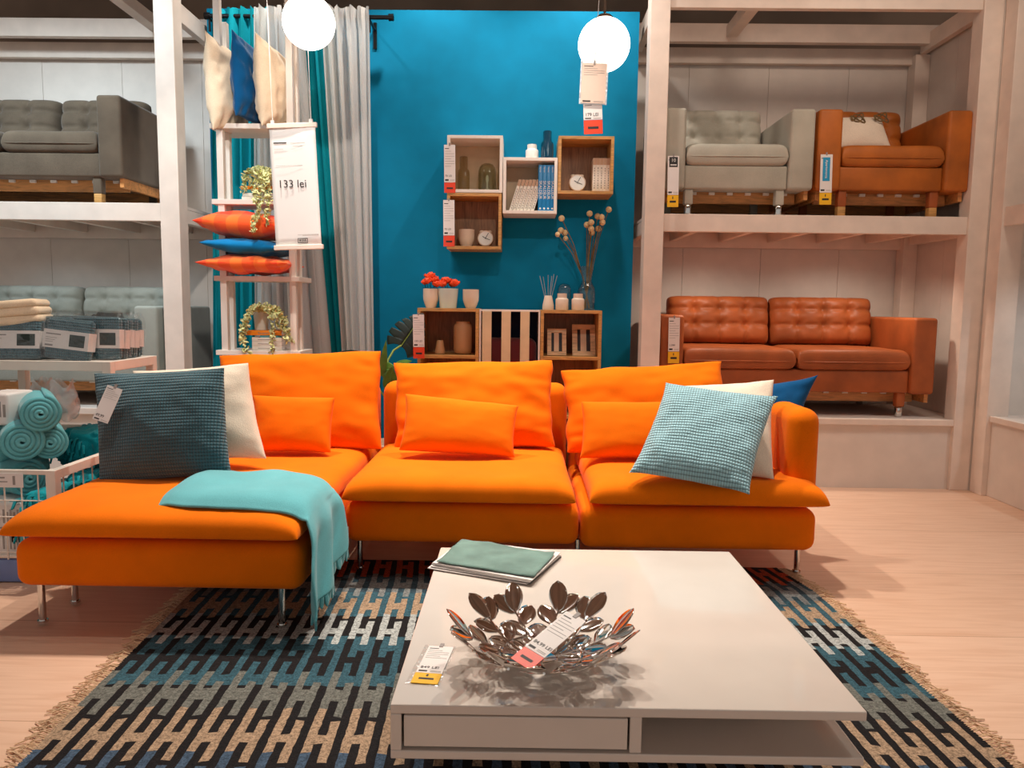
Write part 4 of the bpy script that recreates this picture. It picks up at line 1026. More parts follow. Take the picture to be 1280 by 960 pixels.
# three cushions lying in a pile on the third board
def flat_cushion(label, mat, px0, px1, pyb, pyt, seed, dz=0.0, Y=4.33):
    x, w = span(px0, px1, (pyb + pyt) / 2, Y); z0, z1 = P((px0 + px1) / 2, pyb, Y).z, P((px0 + px1) / 2, pyt, Y).z; z = (z0 + z1) / 2; d = .20
    A, B, C, D = Vector((x - w / 2, Y - d, z + dz)), Vector((x + w / 2, Y - d, z - dz)), Vector((x - w / 2 + .02, Y + d, z + dz)), Vector((x + w / 2 - .02, Y + d, z - dz))
    return cushion_obj('cushion', mat, (A, B, C, D), (z0 - z1) * -1.0, label, 'cushion', 'cushions piled on the third shelf board', seed=seed, pinch=0.02, puff=0.5, pw=2.2, wrinkle=0.014, ear=0.03)
flat_cushion('orange red checked cushion lowest in the pile on the shelf', M['check'], 263, 372, 343, 319, 31)
flat_cushion('blue cushion between the two checked cushions in the pile', M['bright_blue'], 268, 367, 321, 299, 32, .012)
flat_cushion('orange red checked cushion topmost in the pile on the shelf', M['check'], 260, 366, 301, 266, 33, .012)
# book stacks and trailing plants
def flat_book(label, group, m, x0, x1, z, h, y0=4.29, d=.20, rz=0, text=None):
    w = x1 - x0; mb = MB().rbox(-w / 2, w / 2, 0, d, 0, h, .0015, 2, 0); mb.box(-w / 2 + .003, w / 2 + .0004, .004, d + .0004, h * .12, h * .88, 1)
    if text: mb.text(text, h * .6, -w * .15, h * .28, -.0006, 2)
    else: mb.box(-w * .3, w * .2, -.0007, 0, h * .4, h * .55, 2)
    o = mb.build('book', [M[m], M['paper'], M['grey_print']], loc=((x0 + x1) / 2, y0, z), rot=(0, 0, rz), smooth=30); return tag(o, label, 'book', group)
def trailing(label, pot_c, ph, pr, strands, seed, mat='mint'):
    t = thing('trailing_plant', label, 'potted plant', pot_c, group='trailing plants on the ladder shelf')
    MB().lathe([(0.001, 0), (pr * .74, 0), (pr * .78, .004), (pr, ph), (pr - .004, ph), (pr * .75, .02), (0.001, .02)], 32).build('pot', M[mat], t, smooth=50)
    rr = random.Random(seed); fo = MB(); sm = MB()
    for pts in strands:
        pts = [Vector(p) - Vector(pot_c) for p in pts]; sm.tube(pts, .0016, 5)
        for a, b in zip(pts[:-1], pts[1:]):
            n = max(2, int((b - a).length / .0042))
            for k in range(n):
                c = a.lerp(b, (k + rr.random()) / n) + Vector((rr.uniform(-.016, .016), rr.uniform(-.016, .016), rr.uniform(-.012, .012)))
                rot = Euler((rr.uniform(-1, 1), rr.uniform(-1.2, 1.2), rr.uniform(0, 6.28))).to_matrix().to_4x4()
                fo.sphere((0, 0, 0), .0105 * rr.uniform(.8, 1.25), 6, 4, (1.25, .7, .28), mat=Matrix.Translation(c) @ rot)
    fo.build('foliage', M['leaf_pale'], t, smooth=60); sm.build('stem', M['stem'], t, smooth=0)
    return t
def pxs(Y, *pts): return [P(px, py, Y) for px, py in pts]
# upper plant (second board)
z = LZ[1] + .0005; xa, xb = P(318, 245, 4.3).x, P(366, 245, 4.3).x
G = 'books stacked on the second shelf board'
hs = (LZ[1], P(330, 238, 4.29).z - P(330, 247, 4.29).z)
flat_book('white book at the bottom of the stack on the second shelf board', G, 'book_white', P(302, 245, 4.29).x, P(362, 245, 4.29).x, z, .020)
flat_book('white book second from the bottom on the second shelf board', G, 'book_white', P(303, 245, 4.29).x, P(363, 245, 4.29).x, z + .0205, .020)
flat_book('teal book under the orange book on the second shelf board', G, 'book_teal', P(303, 245, 4.29).x, P(362, 245, 4.29).x, z + .041, .018)
flat_book('orange book at the top of the stack on the second shelf board', G, 'book_orange', P(301, 245, 4.29).x, P(362, 245, 4.29).x, z + .0595, .020, text='Recepten')
zt = z + .080; c = P(338, 230, 4.38); c.z = zt
st_ = []
rr = random.Random(41)
for k in range(7):
    px = 305 + k * 9; st_.append([c + Vector((0, 0, .09))] + pxs(4.27, (322 + (k - 3) * 2.5, 209 + abs(k - 3)), (px + 3, 214 + rr.uniform(-4, 6)), (px + 2, 228), (px + rr.uniform(-4, 4), 240)))
st_.append([c + Vector((0, 0, .09))] + pxs(4.09, (322, 215), (320, 240), (322, 262), (318, 278), (315, 292)))
st_.append([c + Vector((0, 0, .09))] + pxs(4.09, (330, 220), (326, 245), (324, 262), (321, 275)))
st_.append([c + Vector((0, 0, .09))] + pxs(4.09, (332, 220), (336, 248), (335, 262), (334, 280)))
st_.append([c + Vector((0, 0, .09))] + pxs(4.30, (310, 215), (306, 226), (307, 233)))
trailing('trailing pale plant on the books of the second board, beside the banner', c, .095, .05, st_, 5)
# lower plant (fourth board)
z = LZ[3] + .0005; G = 'books stacked on the fourth shelf board'
for k in range(3):
    flat_book('white book on the fourth shelf board, %s in the stack' % ('lowest', 'second', 'third')[k], G, 'book_white', P(315, 430, 4.29).x, P(352, 430, 4.29).x, z + k * .0245, .024)
flat_book('thin teal book under the orange book on the fourth shelf board', G, 'book_teal', P(325, 430, 4.29).x, P(352, 430, 4.29).x, z + .0735, .011)
flat_book('orange book under the white plant pot on the fourth shelf board', G, 'book_orange', P(307, 430, 4.29).x, P(352, 430, 4.29).x, z + .085, .027, text='Recepten')
c = P(327, 411, 4.38); c.z = z + .1125
tp_ = c + Vector((0, 0, .115)); st_ = []
for L in ([(318, 385), (311, 392), (306, 403), (303, 415), (304, 428), (309, 440), (315, 444)], [(316, 383), (309, 396), (304, 408), (303, 420), (306, 430)], [(320, 384), (312, 390), (308, 400), (307, 412)],
          [(340, 384), (348, 388), (354, 396), (358, 408), (361, 418), (365, 428)], [(342, 386), (350, 394), (354, 404), (357, 416), (357, 428)], [(338, 386), (344, 394), (347, 402), (350, 410)], [(345, 386), (352, 396), (356, 404)],
          [(336, 388), (339, 404), (340, 418), (341, 430), (339, 440), (344, 446)], [(322, 382), (330, 381), (340, 383), (348, 388)]):
    st_.append([tp_] + pxs(4.25, *L))
trailing('trailing pale plant in a mint pot on the orange book, lowest board', c, .122, .047, st_, 6)

# ================================================================== MONSTERA
mo = thing('monstera_plant', 'monstera plant with dark split leaf standing behind the orange sofa', 'potted plant', (-0.72, 4.35, 0))
MB().lathe([(0.001, 0), (.12, 0), (.13, .01), (.16, .30), (.15, .30), (.13, .26), (0.001, .26)], 36).build('pot', M['ceramic'], mo, smooth=50)
MOL = Vector(mo.location)
def outline_leaf(nm, base, tip, width, mat, notches=0, curl=0.15, tilt=0.4, L=20):
    """heart shaped leaf blade from base to tip"""
    d = tip - base; ln = d.length; d.normalize(); view = (EYE - base).normalized(); s = d.cross(view).normalized(); n = s.cross(d).normalized()
    s2 = (s * math.cos(tilt) + n * math.sin(tilt)).normalized()
    mb = MB()
    for sd in (-1, 1):
        prev = None
        def fn(i, j):
            t = i; wd = width * (math.sin(PI * (0.06 + 0.94 * t) ** 0.62) ** 0.8) * (1 - .25 * t)
            if notches:
                k = abs(math.sin(t * notches * PI)); wd *= 1 - (0.62 * (1 - min(1, k * 2.2)) if t > .1 else 0)
            back = -0.22 * ln * (j ** 2) * max(0, 1 - t * 2.2)
            return base + d * (t * ln + back + 0.18 * ln * j * (.3 + .4 * t)) + (s2 * sd) * (wd * j) + n * (-curl * wd * j * j - curl * ln * .6 * t * t)
        mb.grid(fn, L * 3, 6)
    mb.v = [p - MOL for p in mb.v]
    return mb.build(nm, M[mat], mo, smooth=80, solid=0.0012)
lf = outline_leaf('leaf', P(501, 433, 4.56), P(526, 396, 4.57), 0.120, 'leaf_dark', 6, .10, .15)
MB().tube([P(501, 433, 4.55) - MOL, P(512, 417, 4.55) - MOL, P(524, 398, 4.565) - MOL], 0.003, 6, r2=.0012).build('midrib', M['stem'], lf, smooth=50)
for pts, r in (([(483, 492), (482.5, 470), (485, 450), (492, 438), (501, 432)], .006), ([(482, 495), (480, 472), (478, 460)], .005), ([(484, 495), (489, 482)], .005), ([(480, 495), (455, 460), (436, 441)], .005)):
    MB().tube([Vector((0, 0, .26))] + [P(px, py, 4.36 + .19 * k / 4 * (len(pts) > 4)) - MOL for k, (px, py) in enumerate(pts)], r, 8).build('stalk', M['stem'], mo, smooth=60)
outline_leaf('leaf', P(477, 470, 4.34), P(482, 431, 4.28), 0.028, 'leaf_mid', 0, .1, .5)
outline_leaf('leaf', P(478, 462, 4.34), P(493, 460, 4.30), 0.045, 'leaf_mid', 0, .1, .2)
outline_leaf('leaf', P(488, 484, 4.33), P(489, 462, 4.30), 0.050, 'leaf_mid', 0, .1, .2)
outline_leaf('leaf', P(424, 444, 4.36), P(448, 440, 4.30), 0.030, 'leaf_dark', 0, .1, .7)
outline_leaf('leaf', P(496, 456, 4.36), P(512, 452, 4.30), 0.028, 'leaf_mid', 0, .1, .7)

# ================================================================== TUFTED SOFAS AND ARMCHAIRS
def tufted(w, h, t, cols, rows, seed=0, n=80, m=44):
    """buttoned back cushion, local: x width, z height, front towards -y"""
    mb = MB(); bu = [(c + 1) / (cols + 1) for c in range(cols)]; bv = [0.40, 0.72] if rows == 2 else [0.55]
    def sp(i): q = 2 * i - 1; return math.copysign(1 - (1 - abs(q)) ** 1.4, q)
    def front(i, j):
        u, v = sp(i), sp(j); x, z = u * w / 2, (v + 1) / 2 * h
        T = t * (max(0, 1 - abs(u) ** 7) * max(0, 1 - abs(v) ** 6)) ** .42
        cx, cz = abs(u) ** 10 * abs(v) ** 10, 0
        x *= 1 - .05 * cx; z = h / 2 + (z - h / 2) * (1 - .05 * cx)
        d = 0
        for b in bu:
            xb = (b - .5) * w
            d = max(d, .020 * math.exp(-abs((x - xb) / .016) ** 1.3))
            for q in bv: d = max(d, .052 * math.exp(-(((x - xb) ** 2 + (z - q * h) ** 2) / .034 ** 2) ** .6))
        for q in bv: d = max(d, .020 * math.exp(-abs((z - q * h) / .016) ** 1.3))
        return Vector((x, -T + d * min(1, T / (t * .5)), z))
    def back(i, j):
        p = front(1 - i, j); T = t * .25 * (max(0, 1 - abs(sp(1 - i)) ** 7) * max(0, 1 - abs(sp(j)) ** 6)) ** .42
        return Vector((p.x, T, p.z))
    mb.grid(front, n, m); mb.grid(back, n, m)
    return mb
def lounge(name, label, cat, x0, x1, yf, zd, mat, nb, legs, depth=0.80, cols=3, aw=0.145, ah=0.625, group=None, base_wood=True, seats=None):
    W = (x1 - x0) / 2; r = thing(name, label, cat, ((x0 + x1) / 2, yf, zd), group=group); mt = M[mat]
    for s in (-1, 1):
        a, b = (-W, -W + aw) if s < 0 else (W - aw, W)
        MB().rbox(a, b, 0.0, depth, .150, ah, .020, 4).build('armrest', mt, r, smooth=60)
    MB().rbox(-W + aw, W - aw, .030, depth - .05, .155, .295, .012, 3).build('front_rail', mt, r, smooth=60)
    MB().rbox(-W + aw, W - aw, depth - .12, depth, .155, ah - .01, .02, 3).build('back_frame', mt, r, smooth=60)
    iw = 2 * (W - aw); ns = seats or nb
    for k in range(ns):
        a = -W + aw + iw * k / ns
        sc = pad(a + .004, a + iw / ns - .004, .005, depth - .14, .345, .082, 30, 24, .006, .055, seed=k + len(label), p=16, wr=.003, ex=.30)
        o = sc.build('seat_cushion', mt, r, smooth=80, weld=True, sub=1)
        pts = [Vector((a + .006 + (iw / ns - .012) * i / 30, .0065 + .012 * (abs(2 * i / 30 - 1) ** 14), .345)) for i in range(31)]
        MB().tube(pts, .0035, 6).build('piping', mt, o, smooth=60)
    for k in range(nb):
        a = -W + aw + iw * (k + .5) / nb
        o = tufted(iw / nb - .006, .338, .125, cols, 2).build('back_cushion', mt, r, smooth=80, weld=True)
        o.location = (a, depth - .155, .415); o.rotation_euler = (-.16, 0, 0)
    if base_wood:
        e = .05
        for nm, b in (('frame_board', (-W + e, W - e, .16, .185, .085, .155)), ('frame_board', (-W + e, W - e, depth - .10, depth - .075, .085, .155)), ('frame_board', (-W + .015, -W + .04, .04, depth - .03, .095, .152)), ('frame_board', (W - .04, W - .015, .04, depth - .03, .095, .152))):
            MB().box(*b).build(nm, M['pine'], r, smooth=0, bevel=.002)
        sl = MB(); nsl = max(4, int(2 * W / .13))
        for k in range(nsl):
            x = -W + .12 + (2 * W - .24) * k / (nsl - 1); sl.box(x - .017, x + .017, .145, .165, .136, .152, 0); sl.box(x - .02, x + .02, .17, depth - .1, .150, .156, 1)
        sl.build('slat_clips', [M['white_lam'], M['oak_back']], r, smooth=0)
    for sx in (-1, 1):
        for y in (.07, depth - .09):
            x = sx * (W - aw - .035) if y < .3 else sx * (W - .16)
            if legs == 'chrome':
                lg = MB().rbox(x - .026, x + .026, y - .026, y + .026, .065, .158, .006, 2).build('leg', mt, r, smooth=60)
                MB().rbox(x - .020, x + .020, y - .020, y + .020, 0.0, .066, .012, 3).build('foot', M['chrome'], lg, smooth=60)
            elif legs == 'wood':
                lg = MB().rbox(x - .026, x + .026, y - .026, y + .026, .06, .158, .006, 2).build('leg', M['brown'] if mat == 'tan' else mt, r, smooth=60)
                MB().rbox(x - .024, x + .024, y - .024, y + .024, 0.0, .061, .005, 2).build('foot', M['oak'], lg, smooth=60)
    return r
lounge('tufted_sofa', 'brown leather two seat sofa with button tufted back on the low platform', 'sofa', 0.868, 2.575, 4.675, 0.4355, 'brown', 2, 'chrome', .75, seats=2)
lounge('armchair', 'grey green fabric armchair with tufted back on the upper deck', 'armchair', 0.830, 1.742, 4.63, 1.6685, 'sage', 1, 'chrome', .74, group='armchairs on the upper deck')
lounge('armchair', 'tan leather armchair with a printed white cushion on the upper deck', 'armchair', 1.760, 2.672, 4.63, 1.6685, 'tan', 1, 'wood', .74, group='armchairs on the upper deck')
lounge('tufted_sofa', 'dark grey fabric tufted sofa on the upper deck', 'sofa', -4.42, -2.375, 4.53, 1.6855, 'grey_sofa', 3, 'wood', .80, cols=2)
lounge('tufted_sofa', 'grey green fabric tufted sofa on the low platform behind the basket stand', 'sofa', -3.85, -2.215, 4.56, 0.4505, 'green_sofa', 2, 'chrome', .80, cols=3)
# white printed cushion on the tan armchair
cp = cushion_obj('cushion', M['cream'], (P(1034, 186, 4.98), P(1114, 184, 4.98), P(1034, 148, 5.10), P(1101, 147, 5.10)), .10, 'white cushion with dark looped print leaning in the tan armchair', 'cushion', seed=44, pinch=.03, wrinkle=.003)
for ox, oz, kx in ((.0, .075, 1), (.15, .075, 1)):
    mb = MB()
    pts = [Vector((ox + .042 * kx * math.sin(t * 2), -.052, oz + .030 * math.cos(t * 3.0) - .012 * math.sin(t))) for t in [k * .21 for k in range(31)]]
    mb.tube(pts, .0045, 5); mb.build('printed_loop', M['dry_stem'], cp, smooth=50)

# ================================================================== BASKET STAND WITH TEXTILES
BX1, BX0 = -1.775, -2.75
bs = thing('basket_stand', 'white metal sales stand with a wire basket below and a raised shelf', 'display stand', (-2.2, 3.2, 0))
BO = Vector((-2.2, 3.2, 0))
def bp(nm, *b, m='white_lam', bev=.002): return MB().box(b[0] - BO.x, b[1] - BO.x, b[2] - BO.y, b[3] - BO.y, b[4], b[5]).build(nm, M[m], bs, smooth=0, bevel=bev)
ZR, ZU = P(36, 588, 2.80).z, P(107, 452, 3.22).z
pw = .038
bp('post', BX1 - pw, BX1, 2.80, 2.80 + pw, 0, ZR)
bp('post', BX1 - pw, BX1, 3.22, 3.22 + pw, 0, ZU)
bp('post', BX1 - pw, BX1, 3.60, 3.60 + pw, 0, ZU)
bp('post', BX0, BX0 + pw, 2.80, 2.80 + pw, 0, ZR)
bp('post', -2.44, -2.44 + pw, 3.60, 3.60 + pw, 0, ZU)
bp('post', BX0, BX0 + pw, 3.22, 3.22 + pw, 0, ZU)
bp('post', BX0, BX0 + pw, 3.60, 3.60 + pw, 0, ZU)
bp('rail', BX0, BX1 - pw, 2.803, 2.818, ZR - .018, ZR)
bp('rail', BX1 - .030, BX1, 2.80 + pw, 3.22, ZR - .036, ZR)
bp('rail', BX1 - .030, BX1, 3.22 + pw, 3.60, ZR - .036, ZR)
bp('rail', BX0, BX1 - pw, 3.225, 3.255, ZU - .042, ZU)
bp('rail', BX0, BX1 - pw, 3.60, 3.63, ZU - .042, ZU)
bp('rail', BX1 - .030, BX1, 3.22 + pw, 3.60, ZU - .042, ZU)
bp('shelf_panel', BX0, BX1 - .03, 3.255, 3.60, ZU - .014, ZU - .002)
bp('basket_floor', BX0, BX1 - .01, 2.82, 3.62, .10, .112)
bp('crossbar', BX0, BX1 - pw, 3.60, 3.62, .46, .50)
wm = MB()
for k in range(14): x = BX0 + .045 + k * .066; wm.cyl((x - BO.x, 2.808 - BO.y, .10), (x - BO.x, 2.808 - BO.y, ZR - .01), .0028, 6)
for z in (.13, .20, .27, .335): wm.cyl((BX0 - BO.x, 2.806 - BO.y, z), (BX1 - pw - BO.x, 2.806 - BO.y, z), .0028, 6)
for k in range(10): y = 2.87 + k * .066; wm.cyl((BX1 - .012 - BO.x, y - BO.y, .10), (BX1 - .012 - BO.x, y - BO.y, ZR - .03), .0028, 6)
for z in (.13, .245): wm.cyl((BX1 - .012 - BO.x, 2.83 - BO.y, z), (BX1 - .012 - BO.x, 3.6 - BO.y, z), .0028, 6)
wm.build('wire_grid', M['white_lam'], bs, smooth=0)
o = MB().box(-.09, .09, -.002, .0, -.055, 0, 0); o.box(.05, .06, -.0025, -.002, -.045, -.01, 1); o.box(-.02, .02, -.0025, -.002, -.02, -.014, 1); o.box(-.02, .03, -.0025, -.002, -.035, -.031, 1)
lab = P(28, 592, 2.795); o = o.build('shelf_label', [M['paper'], M['grey_print']], bs, smooth=0); o.location = Vector((lab.x - .09, 2.798, lab.z)) - BO; o['label'] = 'white shelf edge label'
# rolled throws, spiral ends to the front
def roll(label, px, py, Y, r, L, yaw):
    c = P(px, py, Y); n = 150; turns = 4.2; mb = MB(); th = r / turns
    prof = []
    for k in range(n + 1):
        a = k / n * turns * 2 * PI; prof.append((a, .006 + (r - .008) * (k / n)))
    def fn(i, j):
        k = i * n; a = turns * 2 * PI * i; rad = .005 + (r - .005) * i
        bulge = .010 * (1 - i) ** 1.2 + .0016 * math.sin(j * 9 + i * 5)
        return Vector((rad * math.cos(a), (j - 0) * L - bulge * (1 - j), rad * math.sin(a)))
    mb.grid(fn, n, 10)
    o = mb.build('rolled_throw', M['turq'], loc=c, rot=(0, 0, yaw), smooth=70, solid=th * .88)
    return tag(o, label, 'blanket', 'rolled turquoise throws in the basket')
roll('rolled turquoise throw lying on top of two others in the wire basket', 50, 517, 2.93, .072, .30, .62)
roll('rolled turquoise throw at the left under the top roll in the basket', 27, 552, 2.90, .076, .30, .62)
roll('rolled turquoise throw at the right under the top roll in the basket', 62, 554, 2.98, .064, .30, .62)
roll('rolled turquoise throw lowest, partly behind the basket rim', 36, 598, 2.95, .072, .36, 1.05)
# fringed wool throws folded in the basket
def frilled(label, c, s, seed, group='fringed turquoise throws in the basket'):
    mb = MB(); sx, sy, sz = s
    def fn(i, j):
        th = j * PI; ph = i * 2 * PI; d = Vector((math.cos(ph) * math.sin(th), math.sin(ph) * math.sin(th), math.cos(th)))
        k = 1 + .16 * nz(d * 2.5, 1, seed) + .08 * math.sin(ph * 14 + 4 * nz(d * 3, 1, seed)) * abs(math.sin(th)) ** .5
        q = Vector([math.copysign(abs(v) ** .55, v) for v in d]); return Vector((q.x * sx * k, q.y * sy * k, q.z * sz * k))
    mb.grid(fn, 72, 26)
    o = mb.build('fringed_throw', M['turq_dark'], loc=c, smooth=80, weld=True); tag(o, label, 'blanket', group)
    fm = MB(); rr = random.Random(seed)
    for k in range(60):     # loops of fringe along its front edge
        x = sx * (rr.random() * 2 - 1); z = sz * (rr.random() * 2 - 1) * .9; sidee = k % 2
        p = Vector((x, -sy * .95, z)) if sidee else Vector((sx * .95, sy * (rr.random() * 2 - 1), z))
        d = Vector((rr.uniform(-.02, .02), -.028, -.018)) if sidee else Vector((.026, rr.uniform(-.02, .02), -.018))
        fm.tube([p, p + d * .6 + Vector((0, 0, .010)), p + d + Vector((0, 0, -.012))], .0065, 6, r2=.004)
    fm.build('fringe', M['turq_dark'], o, smooth=60)
    return o
frilled('fringed turquoise throw behind the rolls, near the back post', Vector((-1.96, 3.42, .44)), (.14, .15, .085), 3)
frilled('fringed turquoise throw pressed against the side wires, near the front post', Vector((-1.875, 2.98, .26)), (.082, .13, .09), 4)
frilled('fringed turquoise throw pressed against the side wires, near the back post', Vector((-1.885, 3.30, .26)), (.088, .16, .10), 5)
def bag(label, c, s, seed):
    t = thing('plastic_bag', label, 'bag', c, group='clear bags in the basket')
    mb = MB()
    mb.sphere((0, 0, 0), s, 20, 12, (1.1, .8, .8)); mb.v = [p * (1 + .15 * nz(p * 30, 1, seed)) for p in mb.v]; mb.build('contents', M['white_ceramic'], t, smooth=80)
    mb = MB()
    def fn(i, j):
        a = i * 2 * PI; z = -s + j * s * 2.9; r = s * (1.3 if j < .5 else 1.3 - (j - .5) * 1.3) * (1 + .25 * nz((math.cos(a) * 2, math.sin(a) * 2, j * 4), 1, seed)) + (.02 * max(0, j - .85) * 5)
        return Vector((r * math.cos(a), r * math.sin(a) * .8, z + .02 * math.sin(a * 3 + seed)))
    mb.grid(fn, 40, 18).build('film', M['film2'], t, smooth=60)
bag('clear plastic bag of white goods behind the top roll, nearer the back post', P(78, 506, 3.30), .052, 1)
bag('clear plastic bag of white goods directly behind the top roll', P(54, 500, 3.36), .046, 2)
pk = thing('packet', 'white printed packet beside the rolled throws at the left edge', 'packet', P(2, 510, 3.02))
mb = MB().rbox(-.06, .06, -.05, .12, -.065, .065, .012, 3, 0)
for k in range(6): mb.box(-.05 + .018 * k, -.04 + .018 * k, -.0512, -.0495, -.03, .045 - .012 * (k % 3), 1)
mb.build('wrap', [M['paper'], M['grey_print']], pk, smooth=60)
for k, (py, hh) in enumerate(((640, .05), (672, .05))):
    c = P(8, py, 2.90); mb = MB().rbox(-.10, .10, -.05, .16, -hh, hh, .012, 3, 0)
    for q in range(5): mb.box(.02 + .014 * q, .028 + .014 * q, -.0512, -.0495, -.03, .025 - .01 * (q % 2), 1)
    tag(mb.build('packet', [M['paper'], M['grey_print']], loc=c, smooth=60), 'white printed packet behind the front wires, %s of the two' % ('upper', 'lower')[k], 'packet', 'packets behind the front wires')
tt = MB().rbox(-.10, .10, -.06, .30, -.10, .09, .03, 4).build('folded_throw', M['turq'], loc=(-1.93, 2.91, .225), smooth=60); tag(tt, 'folded turquoise throw low in the basket behind the front post', 'blanket')
for k, nm_ in enumerate(('lowest', 'middle', 'topmost')):
    tt = MB().rbox(-.235, .235, -.15, .17, .002, .158, .045, 4).build('folded_throw', M['turq'], loc=(-2.32, 3.12, .112 + .160 * k), smooth=60)
    tag(tt, 'folded turquoise throw, %s of the stack at the left end of the basket' % nm_, 'blanket', 'folded throws in the basket')
tt = MB().rbox(-.09, .13, -.03, .26, .0, .20, .05, 4).build('folded_throw', M['turq'], loc=(-1.99, 3.06, .114), smooth=60); tag(tt, 'folded turquoise throw under the rolled throws in the wire basket', 'blanket')
bb = MB().rbox(-.28, .12, -.02, .5, 0, .095, .01, 3).build('storage_tray', M['blue_plastic'], loc=(-1.98, 2.84, .002), smooth=60); tag(bb, 'blue plastic tray on the floor under the wire basket', 'tray')

# cushion covers in clear packs on the raised shelf
def pack(label, c, w, h, d, yaw, lean, seed, roll=0.0):
    t = thing('cushion_pack', label, 'packaged cushion cover', c, group='cushion covers in clear packs', rot=(lean, roll, yaw))
    mb = MB().rbox(-w / 2, w / 2, -d / 2, d / 2, 0, h, .018, 4); mb.v = [p + Vector((0, .006 * nz(p * 14, 1, seed), .008 * nz(p * 9, 1, seed + 2))) for p in mb.v]
    mb.build('folded_cover', M['teal_waffle'], t, smooth=60)
    b = MB().box(-w * .505, w * .505, -d / 2 - .0025, d / 2 + .0025, h * .26, h * .70, 0)
    b.box(w * .08, w * .42, -d / 2 - .0035, -d / 2 - .0026, h * .33, h * .62, 1); b.box(-w * .45, -w * .12, -d / 2 - .0035, -d / 2 - .0026, h * .58, h * .61, 2)
    for k in range(3): b.box(-w * .45, -w * (.20 + .04 * k), -d / 2 - .0035, -d / 2 - .0026, h * (.50 - .05 * k), h * (.51 - .05 * k), 2)
    b.box(-w * .45, -w * .28, -d / 2 - .0035, -d / 2 - .0026, h * .30, h * .34, 2)
    b.build('paper_band', [M['paper'], M['leaf_dark'], M['grey_print']], t, smooth=0)
    f = MB()
    def fn(i, j):
        a = i * 2 * PI; x = math.copysign(min(1, abs(math.cos(a)) * 1.45), math.cos(a)) * (w / 2 + .006); y = math.copysign(min(1, abs(math.sin(a)) * 1.45), math.sin(a)) * (d / 2 + .006)
        k = nz((x * 20, y * 20, j * 3), 1, seed) * .006; tp2 = max(0, j - .82) / .18
        return Vector((x * (1 - .1 * tp2) + k, y * (1 - .75 * tp2) + k, -.001 + j * (h + .028) + .01 * tp2 * nz((a * 2, seed, 0), 1, 2)))
    f.grid(fn, 48, 14).build('clear_film', M['film'], t, smooth=60)
    return t
def onshelf(px, Y): p = P(px, 440, Y); p.z = ZU + .001; return p
pack('front cushion cover pack on the stand with label and teal square, at the left edge', onshelf(20, 3.285), .22, .178, .06, 0.12, -.12, 1)
pack('front cushion cover pack on the stand, right of the left edge pack', onshelf(84, 3.285), .205, .182, .05, -.06, -.10, 2, .10)
ORD = ('nearest', 'second', 'third', 'fourth', 'farthest')
for k in range(5):
    pack('cushion cover pack seen edge on at the shelf end, %s in the row' % ORD[k], Vector((-1.895 - .004 * k, 3.345 + .052 * k, ZU + .001)), .205, .192 - .003 * k, .040, .05 - .03 * (k % 2), -.06 - .02 * (k % 3), 5 + k, .03 * (k % 2))
for k in range(2):
    pack('cushion cover pack behind the left edge pack, %s behind it' % ('directly', 'second')[k], Vector((-2.14, 3.375 + .085 * k, ZU + .001)), .215, .190, .06, .05, -.06, 12 + k)
def folded(i, j):
    return None
c = P(4, 390, 3.24); mb = MB()
for k, (dz, sx) in enumerate(((-.035, 1.0), (.0, .97), (.033, .93))):
    mb.rbox(-.16 * sx, .11 * sx, -.07, .12, dz - .018, dz + .018, .0165, 4)
mb.v = [p + Vector((0, 0, .010 * nz(p * 12, 1, 3))) for p in mb.v]
cb = mb.build('folded_blanket', M['linen'], loc=(c.x, 3.33, c.z), rot=(0, -.10, .25), smooth=70); tag(cb, 'beige folded blanket lying on the cushion cover packs', 'blanket')

# ================================================================== LIGHT
def area(name, loc, target, size, power, col, spread=180, shape='DISK', sy=None):
    L = bpy.data.lights.new(name, 'AREA'); L.shape = shape; L.size = size; L.energy = power; L.color = col; L.spread = math.radians(spread)
    if sy: L.size_y = sy
    o = bpy.data.objects.new(name, L); COL.objects.link(o); o.location = loc
    o.rotation_euler = (Vector(target) - Vector(loc)).to_track_quat('-Z', 'Y').to_euler(); o['kind'] = 'helper'; return o
def spot(name, loc, target, power, col, ang=60, blend=.5, rad=.04):
    L = bpy.data.lights.new(name, 'SPOT'); L.energy = power; L.color = col; L.spot_size = math.radians(ang); L.spot_blend = blend; L.shadow_soft_size = rad
    o = bpy.data.objects.new(name, L); COL.objects.link(o); o.location = loc
    o.rotation_euler = (Vector(target) - Vector(loc)).to_track_quat('-Z', 'Y').to_euler(); o['kind'] = 'helper'; return o
AMBER = (1.0, .83, .68)
WARM, NEUT, COOL = (1.0, .90, .79), (1.0, .94, .87), (.74, .91, 1.0)
for x, y, tx, ty, pw_ in ((-1.25, 3.55, -1.2, 2.95, 260), (-0.25, 3.45, -0.2, 3.0, 260), (0.75, 3.45, 0.75, 3.0, 260), (0.15, 2.75, 0.2, 1.9, 50), (-0.9, 2.3, -0.8, 1.5, 45), (2.0, 3.2, 2.0, 2.9, 80), (1.6, 1.4, 1.7, 1.3, 45)):
    spot('track_or_fill_light', (x, y, 3.52), (tx, ty, 0), pw_, WARM, 70, .7)
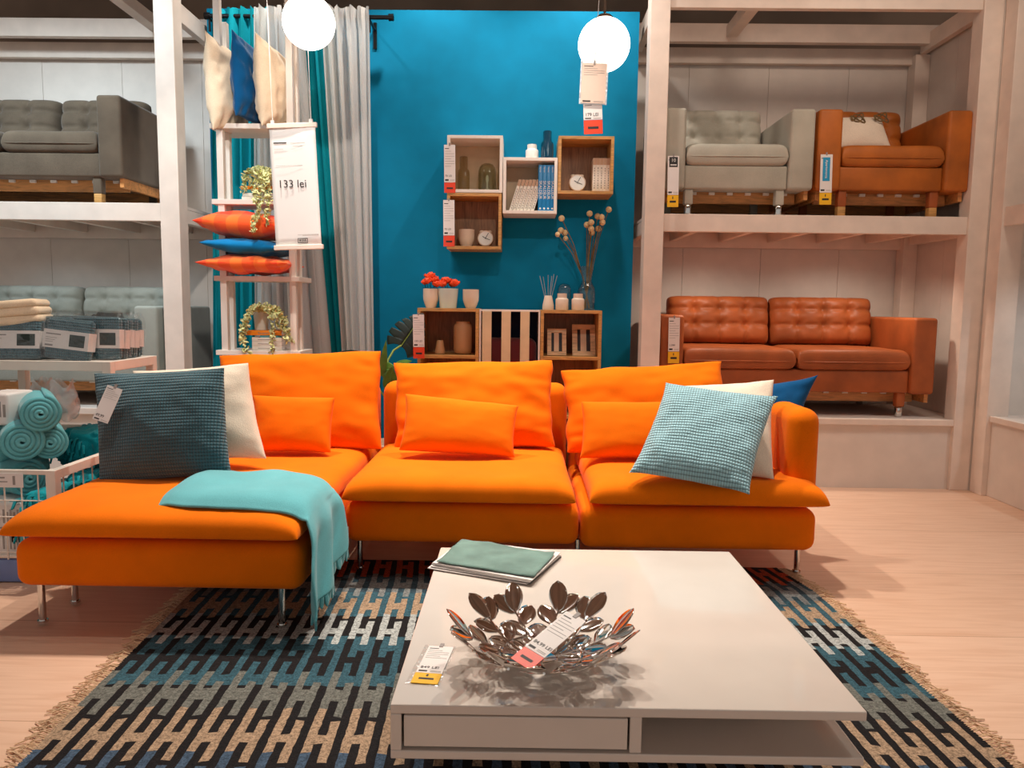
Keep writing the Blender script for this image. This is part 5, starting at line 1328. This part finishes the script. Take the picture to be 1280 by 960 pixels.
for x, pw_ in ((-1.55, 70), (-0.55, 75), (0.35, 85)):
    spot('wall_light', (x, 4.42, 3.5), (x, 4.98, 2.0), pw_, NEUT, 95, .8)
for x, pw_, c_ in ((1.3, 48, AMBER), (2.3, 48, AMBER), (-2.6, 170, COOL), (-3.6, 170, COOL)):
    spot('track_or_fill_light', (x, 3.2, 3.45), (x, 5.0, 1.7), pw_, c_, 78, .7, .22)
spot('track_or_fill_light', (-0.9, 2.2, 2.9), (-1.45, 4.4, 1.6), 130, NEUT, 48, .6)  # added front fill for the ladder shelf, curtains and banner
spot('track_or_fill_light', (-1.3, 2.9, 3.3), (-2.35, 4.75, .9), 45, COOL, 40, .6)  # cool fill spot put in to brighten the grey-green sofa's right arm
spot('track_or_fill_light', (-1.1, 1.5, 2.9), (-2.15, 3.2, .5), 50, NEUT, 34, .7)  # extra fill, added for the rolled throws below the raised shelf
for x, pw_, c_ in ((1.25, 18, AMBER), (2.2, 18, AMBER), (-2.5, 9, COOL), (-3.3, 9, COOL)):
    spot('deck_light', (x, 4.78, 1.54), (x, 5.05, .4), pw_, c_, 140, .8, .03)
spot('track_or_fill_light', (0.1, 2.4, 2.9), (0.02, 4.8, 1.45), 48, NEUT, 30, .6)  # added frontal fill that lightens the wall box interiors and vases
spot('deck_light', (3.1, 3.9, 1.58), (3.2, 3.9, 0), 14, COOL, 140, .8, .03)
W = bpy.data.worlds.new('store'); SC.world = W; W.use_nodes = True
bg = W.node_tree.nodes['Background']; bg.inputs['Color'].default_value = (1.0, .95, .90, 1); bg.inputs['Strength'].default_value = 0.46

# ================================================================== CAMERA
cd = bpy.data.cameras.new('camera'); cd.sensor_width = 36.0; cd.lens = F * 36 / 1280; cd.clip_start = 0.05
cam = bpy.data.objects.new('camera', cd); COL.objects.link(cam)
cam.matrix_world = Matrix.Translation(EYE) @ Matrix((CAM_R, CAM_U, -_FW)).transposed().to_4x4()
SC.camera = cam
SC.view_settings.view_transform = 'Standard'; SC.view_settings.look = 'None'; SC.view_settings.gamma = 1.0; SC.view_settings.use_curve_mapping = False
SC.view_settings.exposure = 0.0
